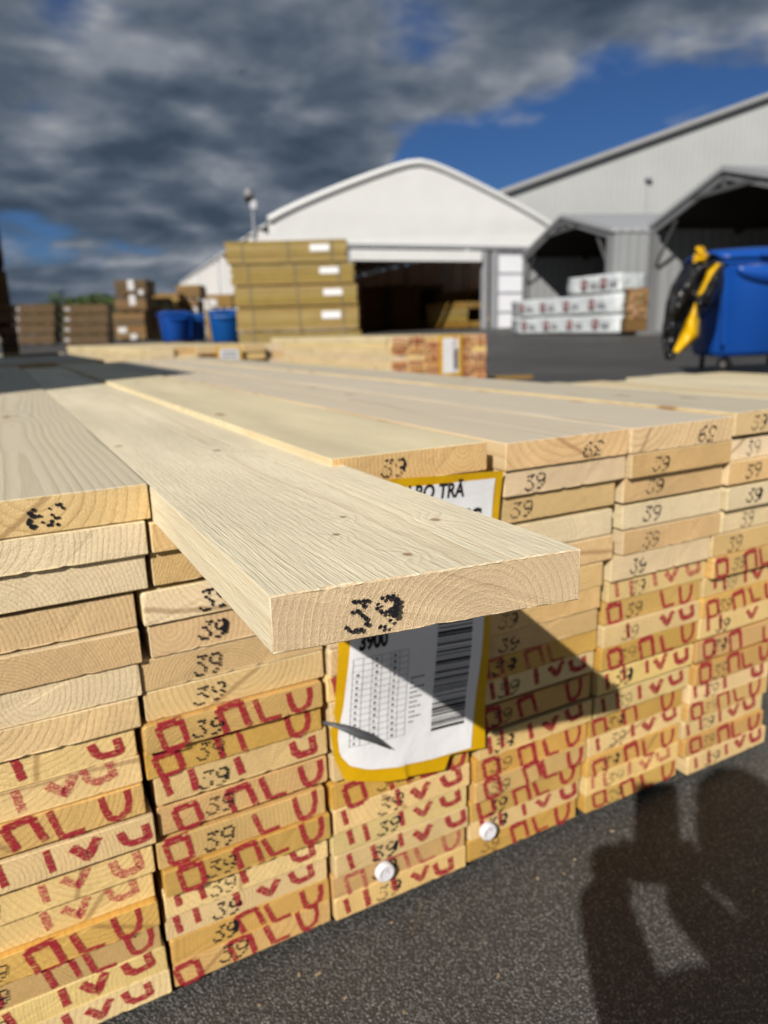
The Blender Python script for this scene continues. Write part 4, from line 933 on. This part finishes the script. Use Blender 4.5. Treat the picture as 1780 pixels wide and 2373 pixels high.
# white wrapped packs in front of the far shed
mt, t = new_mat('wrap_white'); p = t.n('TexCoord').outputs['Object']
wr = t.noise(p, 3.0, 5.0, 0.6, 0.8)
finish(t, t.mix(t.sm(wr, 0.35, 0.65), (0.52, 0.565, 0.595), (0.64, 0.68, 0.70)), 0.3, 0.5, wr, 0.12, 0.8); M['wrap'] = mt
M['maroon'] = plain('print_maroon', (0.20, 0.055, 0.060), 0.5, 0.3, 0.1)
M['printgrey'] = plain('print_faded', (0.33, 0.34, 0.37), 0.5, 0.3, 0.1)
a0 = cw(lat(1188, 30.6), 30.6); b0 = cw(lat(1431, 24.9), 24.9); dv = (b0 - a0); LT = dv.length; dv.normalize(); ang = math.atan2(dv.y, dv.x)
zrow = [at(1435, v, 24.9).z for v in (771, 727, 724, 677, 674, 630)]
for k, (s0, s1) in enumerate(((0, LT), (0.0, LT - 0.05), (LT * 0.56, LT - 0.1))):
    pz = a0 + dv * s0; L = s1 - s0; h = zrow[2 * k + 1] - zrow[2 * k] - 0.02
    e = empty('wrapped_pack', (pz.x, pz.y, zrow[2 * k]), ang, label=('white plastic wrapped pack with maroon print, lowest of three', 'white plastic wrapped pack with maroon print, middle of three', 'short white plastic wrapped pack on top of two long ones')[k], cat='lumber pack', group='white wrapped packs')
    bm = bmesh.new(); nx, ny, nz = 22, 4, 4
    bmesh.ops.create_cube(bm, size=1.0); bmesh.ops.subdivide_edges(bm, edges=bm.edges[:], cuts=7, use_grid_fill=True)
    for v_ in bm.verts:
        c_ = v_.co.copy(); v_.co = Vector(((c_.x + 0.5) * L, (c_.y + 0.5) * 1.1, (c_.z + 0.5) * h))
        w_ = mnoise.noise(v_.co * 2.3 + Vector((k * 9, 0, 0))) * 0.045
        v_.co += Vector((w_ if abs(c_.x) > 0.49 else 0, w_ if abs(c_.y) > 0.49 else 0, w_ * 0.8 if abs(c_.z) > 0.49 else 0))
    wrp = add('wrapping', bm_mesh('wrapping', bm, (M['wrap'],), True), e)
    np_ = max(2, int(L / 1.45))
    for i in range(np_):
        x = 0.35 + i * (L - 0.7) / np_ + (0.25 if k == 1 else 0.45)
        add('logo_print', box_mesh('logo_print', x, x + 0.30, -0.075, -0.06, h * 0.28, h * 0.28 + 0.30, M['maroon'], 0.006), e)
        add('logo_mark', box_mesh('logo_mark', x + 0.10, x + 0.20, -0.082, -0.0755, h * 0.28 + 0.10, h * 0.28 + 0.20, M['wrap'], 0.002), e)
        add('text_print', box_mesh('text_print', x + 0.45, x + 0.85, -0.075, -0.06, h * 0.36, h * 0.36 + 0.16, M['printgrey'], 0.004), e)
    for i in range(4):
        add('bearer', box_mesh('bearer', L * (0.08 + 0.26 * i), L * (0.08 + 0.26 * i) + 0.12, 0.03, 1.05, -0.05, -0.004, M['brown']), e)

# crate of firewood between the sheds
q = cw(lat(1446, 24.2), 24.2); fz = at(1446, 772, 24.2).z
fw = empty('firewood_crate', (q.x, q.y, fz), YAW, label='pallet of stacked brown firewood between the two sheds', cat='firewood')
M['loglight'] = plain('log_end', (0.40, 0.25, 0.14), 0.8, 0.1, 0.3, 14.0)
random.seed(77); lg = [tube_mesh('log', [(0, 0, 0), (0, 0.42, 0)], [r_, r_ * 0.94], M['log'], 7) for r_ in (0.055, 0.065, 0.048)]
for j in range(9):
    for i in range(7):
        inst('log', random.choice(lg), random.choice((M['log'], M['brown'], M['olive'], M['loglight'])), fw, (0.05 + i * 0.098 + (j % 2) * 0.03, random.uniform(-0.03, 0.03), 0.50 + j * 0.108 + random.uniform(-0.01, 0.01)), (0, random.uniform(0, 3), 0))
box('pallet_box', -0.02, 0.76, 0.0, 0.5, 0.06, 0.44, M['brown'], fw)

# ================================================================ trees far left
M['leaf'] = plain('leaf_green', (0.055, 0.085, 0.028), 0.7, 0.2, 0.35, 1.2)
M['bark'] = plain('bark', (0.09, 0.065, 0.045), 0.9, 0.1)
def tree(u, vtop, dp, wpx, label, seed, vb=800):
    random.seed(seed); q_ = at(u, vb, dp); zg_ = gz(q_.x, q_.y); H = at(u, vtop, dp).z - zg_; R_ = wpx / FPX * dp / 2
    e = empty('tree', (q_.x, q_.y, zg_), 0, label=label, cat='tree', group='trees beyond the yard')
    pts = [(0, 0, 0), (0.1, 0.05, H * 0.3), (-0.1, 0.1, H * 0.6), (0.05, 0, H * 0.85)]
    tr = add('trunk', tube_mesh('trunk', pts, [0.28, 0.22, 0.14, 0.05], M['bark'], 8), e)
    for k in range(6):
        a = k * 1.05; z = H * (0.35 + 0.08 * k); add('limb', tube_mesh('limb', [(0, 0, z), (math.cos(a) * R_ * 0.4, math.sin(a) * R_ * 0.4, z + H * 0.1), (math.cos(a) * R_ * 0.75, math.sin(a) * R_ * 0.75, z + H * 0.16)], [0.09, 0.06, 0.02], M['bark'], 5), tr)
    V = []; F = []
    cl = [(Vector((random.gauss(0, 0.42) * R_, random.gauss(0, 0.42) * R_, H * random.uniform(0.12, 0.88))), random.uniform(0.25, 0.45) * R_) for _ in range(40)]
    for c_, r_ in cl:
        for _ in range(120):
            d_ = Vector((random.gauss(0, 1), random.gauss(0, 1), random.gauss(0, 0.8))).normalized() * r_ * random.uniform(0.55, 1.0); p_ = c_ + d_
            s_ = random.uniform(0.14, 0.30); a1 = Vector((random.gauss(0, 1), random.gauss(0, 1), random.gauss(0, 1))).normalized(); a2 = a1.cross(d_).normalized() * s_; a1 = a1 * s_
            b = len(V); V += [p_ - a1, p_ + a2 * 0.6, p_ + a1, p_ - a2 * 0.6]; F.append((b, b + 1, b + 2, b + 3))
    add('crown', mesh('crown', V, F, (M['leaf'],)), e)['kind'] = 'stuff'
tree(178, 684, 95, 70, 'small dark green tree left of the round tree far away', 1)
tree(222, 676, 90, 110, 'round dark green tree above the far brown packs', 2)
tree(282, 690, 85, 105, 'dark green tree left of the brown stack by the bins', 3)
tree(120, 702, 105, 70, 'low dark tree just over the leftmost far stack', 4)
tree(318, 715, 110, 80, 'dark tree hidden behind the brown stack by the bins', 5)

# a bird in the sky
M['feather'] = plain('feather_dark', (0.05, 0.05, 0.055), 0.7, 0.2)
M['featherlight'] = plain('feather_pale', (0.45, 0.46, 0.48), 0.7, 0.2)
q = at(559, 166, 60)
bd = empty('bird', q, YAW + 0.6, label='small dark bird flying in the clouds', cat='bird')
def wing(s_): return mesh('wing', [(0, 0.10, 0), (0, -0.12, 0), (s_ * 0.25, -0.10, 0.14), (s_ * 0.25, 0.08, 0.15), (s_ * 0.52, -0.12, 0.10), (s_ * 0.50, -0.02, 0.11), (0, 0.0, 0.035), (s_ * 0.25, 0.0, 0.175)], [(0, 6, 7, 3), (6, 1, 2, 7), (3, 7, 5), (7, 2, 4, 5), (0, 3, 2, 1), (3, 5, 4, 2)], (M['featherlight'] if s_ < 0 else M['feather'],))
add('body', tube_mesh('body', [(0, -0.26, 0), (0, -0.12, 0), (0, 0.06, 0.0), (0, 0.18, 0.02), (0, 0.26, 0.02)], [0.015, 0.07, 0.085, 0.05, 0.01], M['feather'], 8), bd)
for s_ in (-1, 1): add('wing', wing(s_), bd)

# ================================================================ the photographer, crouching behind the camera; only the shadow is in the picture
M['cloth'] = plain('cloth_dark', (0.03, 0.034, 0.045), 0.85, 0.1, 0.15, 20.0)
M['trouser'] = plain('cloth_grey', (0.06, 0.06, 0.065), 0.85, 0.1, 0.15, 20.0)
M['skin'] = plain('skin', (0.48, 0.27, 0.19), 0.5, 0.35, 0.08, 20.0)
M['hair'] = plain('hair_brown', (0.035, 0.022, 0.014), 0.6, 0.3, 0.2, 60.0)
UPS = Vector((0.428, 0.360, 0.829)); PER = Vector((-0.644, 0.765, 0))
def sv(per, s_, t_): return CAM + PER * (per + 0.531) + UPS * ((s_ - 0.63) * 0.559) - SUN * t_
person = empty('person', (-0.36, -1.42, gz(-.36, -1.42)), 0, label='person in dark jacket crouching with a raised phone, casting the shadow at right', cat='person')
PO = person.location.copy()
def skin(name, pts, edges, rad, mat, parent=person, sub=2):
    me = bpy.data.meshes.new(name); me.from_pydata([tuple(Vector(p_) - PO) for p_ in pts], edges, []); me.materials.append(mat)
    o = bpy.data.objects.new(name, me); COL.objects.link(o); o.parent = parent
    m_ = o.modifiers.new('skin', 'SKIN'); m_.use_smooth_shade = True
    for i, v_ in enumerate(me.skin_vertices[0].data):
        r_ = rad[i]; v_.radius = r_ if isinstance(r_, tuple) else (r_, r_); v_.use_root = (i == 0)
    sb = o.modifiers.new('sub', 'SUBSURF'); sb.levels = sub; sb.render_levels = sub
    return o
neck = Vector((-0.197, -1.100, 0.758)); hip = Vector((-0.40, -1.47, 0.30)); chest = neck * 0.72 + hip * 0.28 + Vector((0, 0, 0.01)); waist = neck * 0.3 + hip * 0.7
shL = neck - RGH * 0.160 + Vector((0, 0, -0.030)); shR = neck + RGH * 0.160 + Vector((0, 0, -0.030))
elL = sv(-0.560, 0.10, 0.10); wrL = sv(-0.466, 0.40, 0.035); elR = sv(-0.750, 0.205, 0.12); wrR = sv(-0.566, 0.425, 0.035)
knL = hip + FWH * 0.36 - RGH * 0.16 + Vector((0, 0, 0.16)); knR = hip + FWH * 0.36 + RGH * 0.16 + Vector((0, 0, 0.12))
anL = Vector((knL.x, knL.y, 0.075)) - FWH * 0.10; anR = Vector((knR.x, knR.y, 0.075)) - FWH * 0.10
toL = anL + FWH * 0.19 + Vector((0, 0, -0.035)); toR = anR + FWH * 0.19 + Vector((0, 0, -0.035))
hL = hip - RGH * 0.09; hR = hip + RGH * 0.09
pts = [hip, waist, chest, neck, shL, elL, wrL, shR, elR, wrR, hL, knL, anL, toL, hR, knR, anR, toR]
ed = [(0, 1), (1, 2), (2, 3), (2, 4), (4, 5), (5, 6), (2, 7), (7, 8), (8, 9), (0, 10), (10, 11), (11, 12), (12, 13), (0, 14), (14, 15), (15, 16), (16, 17)]
rd = [(0.15, 0.12), (0.15, 0.115), (0.16, 0.12), 0.055, 0.068, 0.050, 0.036, 0.068, 0.047, 0.030, 0.095, 0.066, 0.046, 0.035, 0.095, 0.066, 0.046, 0.035]
skin('body', pts, ed, rd, M['cloth'])
hc = sv(-0.690, 0.545, 0.25)
up_ = Vector((0, 0, 1)); fwd_ = (CAM - hc).normalized()
hd = bmesh.new(); bmesh.ops.create_uvsphere(hd, u_segments=24, v_segments=16, radius=1.0)
sdv = fwd_.cross(up_).normalized(); u2 = sdv.cross(fwd_)
for v_ in hd.verts:
    c_ = v_.co.copy(); jaw = 1 - 0.28 * max(0, -c_.z) ** 1.3; f_ = c_.y
    nose = 0.022 * math.exp(-((c_.x / 0.16) ** 2) - ((c_.z + 0.12) / 0.20) ** 2) if f_ > 0 else 0
    eye = -0.010 * math.exp(-(((abs(c_.x) - 0.38) / 0.16) ** 2) - ((c_.z - 0.05) / 0.12) ** 2) if f_ > 0 else 0
    v_.co = hc - PO + sdv * (c_.x * 0.077 * jaw) + fwd_ * (f_ * 0.098 * (1 - 0.1 * max(0, -c_.z)) + nose + eye) + u2 * (c_.z * 0.118)
add('head', bm_mesh('head', hd, (M['skin'],), True), person)
for s_ in (-1, 1):
    add('ear', tube_mesh('ear', [hc - PO + sdv * (s_ * 0.072) + u2 * 0.03, hc - PO + sdv * (s_ * 0.088) + u2 * 0.012 - fwd_ * 0.01, hc - PO + sdv * (s_ * 0.074) - u2 * 0.03], [0.010, 0.014, 0.008], M['skin'], 8), person)
    add('eye', tube_mesh('eye', [hc - PO + sdv * (s_ * 0.03) + u2 * 0.006 + fwd_ * 0.078, hc - PO + sdv * (s_ * 0.03) + u2 * 0.006 + fwd_ * 0.091], [0.011, 0.007], M['paper'], 8), person)
add('mouth', tube_mesh('mouth', [hc - PO + sdv * -0.022 - u2 * 0.052 + fwd_ * 0.080, hc - PO - u2 * 0.054 + fwd_ * 0.090, hc - PO + sdv * 0.022 - u2 * 0.052 + fwd_ * 0.080], 0.006, M['maroon'], 6), person)
hb = bmesh.new(); bmesh.ops.create_uvsphere(hb, u_segments=24, v_segments=16, radius=1.0)
for v_ in list(hb.verts):
    if v_.co.y > 0.45 and v_.co.z < 0.55 or v_.co.z < -0.45: hb.verts.remove(v_)
for v_ in hb.verts:
    c_ = v_.co.copy(); v_.co = hc - PO + sdv * (c_.x * 0.085) + fwd_ * (c_.y * 0.106) + u2 * (c_.z * 0.127) + Vector((mnoise.noise(c_ * 6), mnoise.noise(c_ * 6 + Vector((5, 0, 0))), 0)) * 0.005
add('hair', bm_mesh('hair', hb, (M['hair'],), True), person)
skin('neck', [neck - (hc - neck) * 0.2, hc - u2 * 0.05], [(0, 1)], [0.058, 0.052], M['skin'])
# hands round the phone
ph_c = CAM - FW * 0.012 + DN * 0.052 + RT * 0.008
for s_, wr_ in ((-1, wrL), (1, wrR)):
    side = ph_c + RT * (s_ * 0.040) + DN * 0.030
    palm = side * 0.62 + wr_ * 0.38 - FW * 0.012 + RT * (s_ * 0.012)
    skin('hand', [wr_, wr_ * 0.4 + palm * 0.6, palm, side - FW * 0.004 + RT * (s_ * 0.012)], [(0, 1), (1, 2), (2, 3)], [0.026, (0.034, 0.020), (0.038, 0.018), (0.030, 0.014)], M['skin'])
    for k in range(4):
        b0_ = side + DN * (-0.026 + k * 0.019) + RT * (s_ * 0.008) - FW * 0.006
        ln = (0.9, 1.0, 0.95, 0.75)[k]
        skin('finger', [b0_, b0_ + RT * (s_ * 0.006) + FW * 0.020, b0_ - RT * (s_ * 0.020 * ln) + FW * 0.030 + DN * 0.05, b0_ - RT * (s_ * 0.034 * ln) + FW * 0.026 + DN * 0.05], [(0, 1), (1, 2), (2, 3)], [0.0095, 0.009, 0.0085, 0.0075], M['skin']) if False else \
        skin('finger', [b0_ + DN * 0.02, b0_ + DN * 0.02 + RT * (s_ * 0.010) + FW * 0.012, b0_ + DN * 0.02 - RT * (s_ * 0.004 * ln) + FW * 0.007 - FW * 0.004, b0_ + DN * 0.02 - RT * (s_ * 0.016 * ln) + FW * 0.003], [(0, 1), (1, 2), (2, 3)], [0.0095, 0.009, 0.0085, 0.0075], M['skin'])
    skin('thumb', [palm + DN * 0.005, side - FW * 0.016 - DN * 0.004, side - FW * 0.016 - RT * (s_ * 0.022) - DN * 0.024], [(0, 1), (1, 2)], [0.013, 0.011, 0.009], M['skin'])
pho = box('phone', -0.0365, 0.0365, -0.075, 0.075, -0.004, 0.004, M['rubber'], None, 0.003, label='black phone held up by the crouching person', cat='phone')
pho.matrix_world = Matrix(((RT.x, -DN.x, -FW.x, ph_c.x), (RT.y, -DN.y, -FW.y, ph_c.y), (RT.z, -DN.z, -FW.z, ph_c.z), (0, 0, 0, 1)))
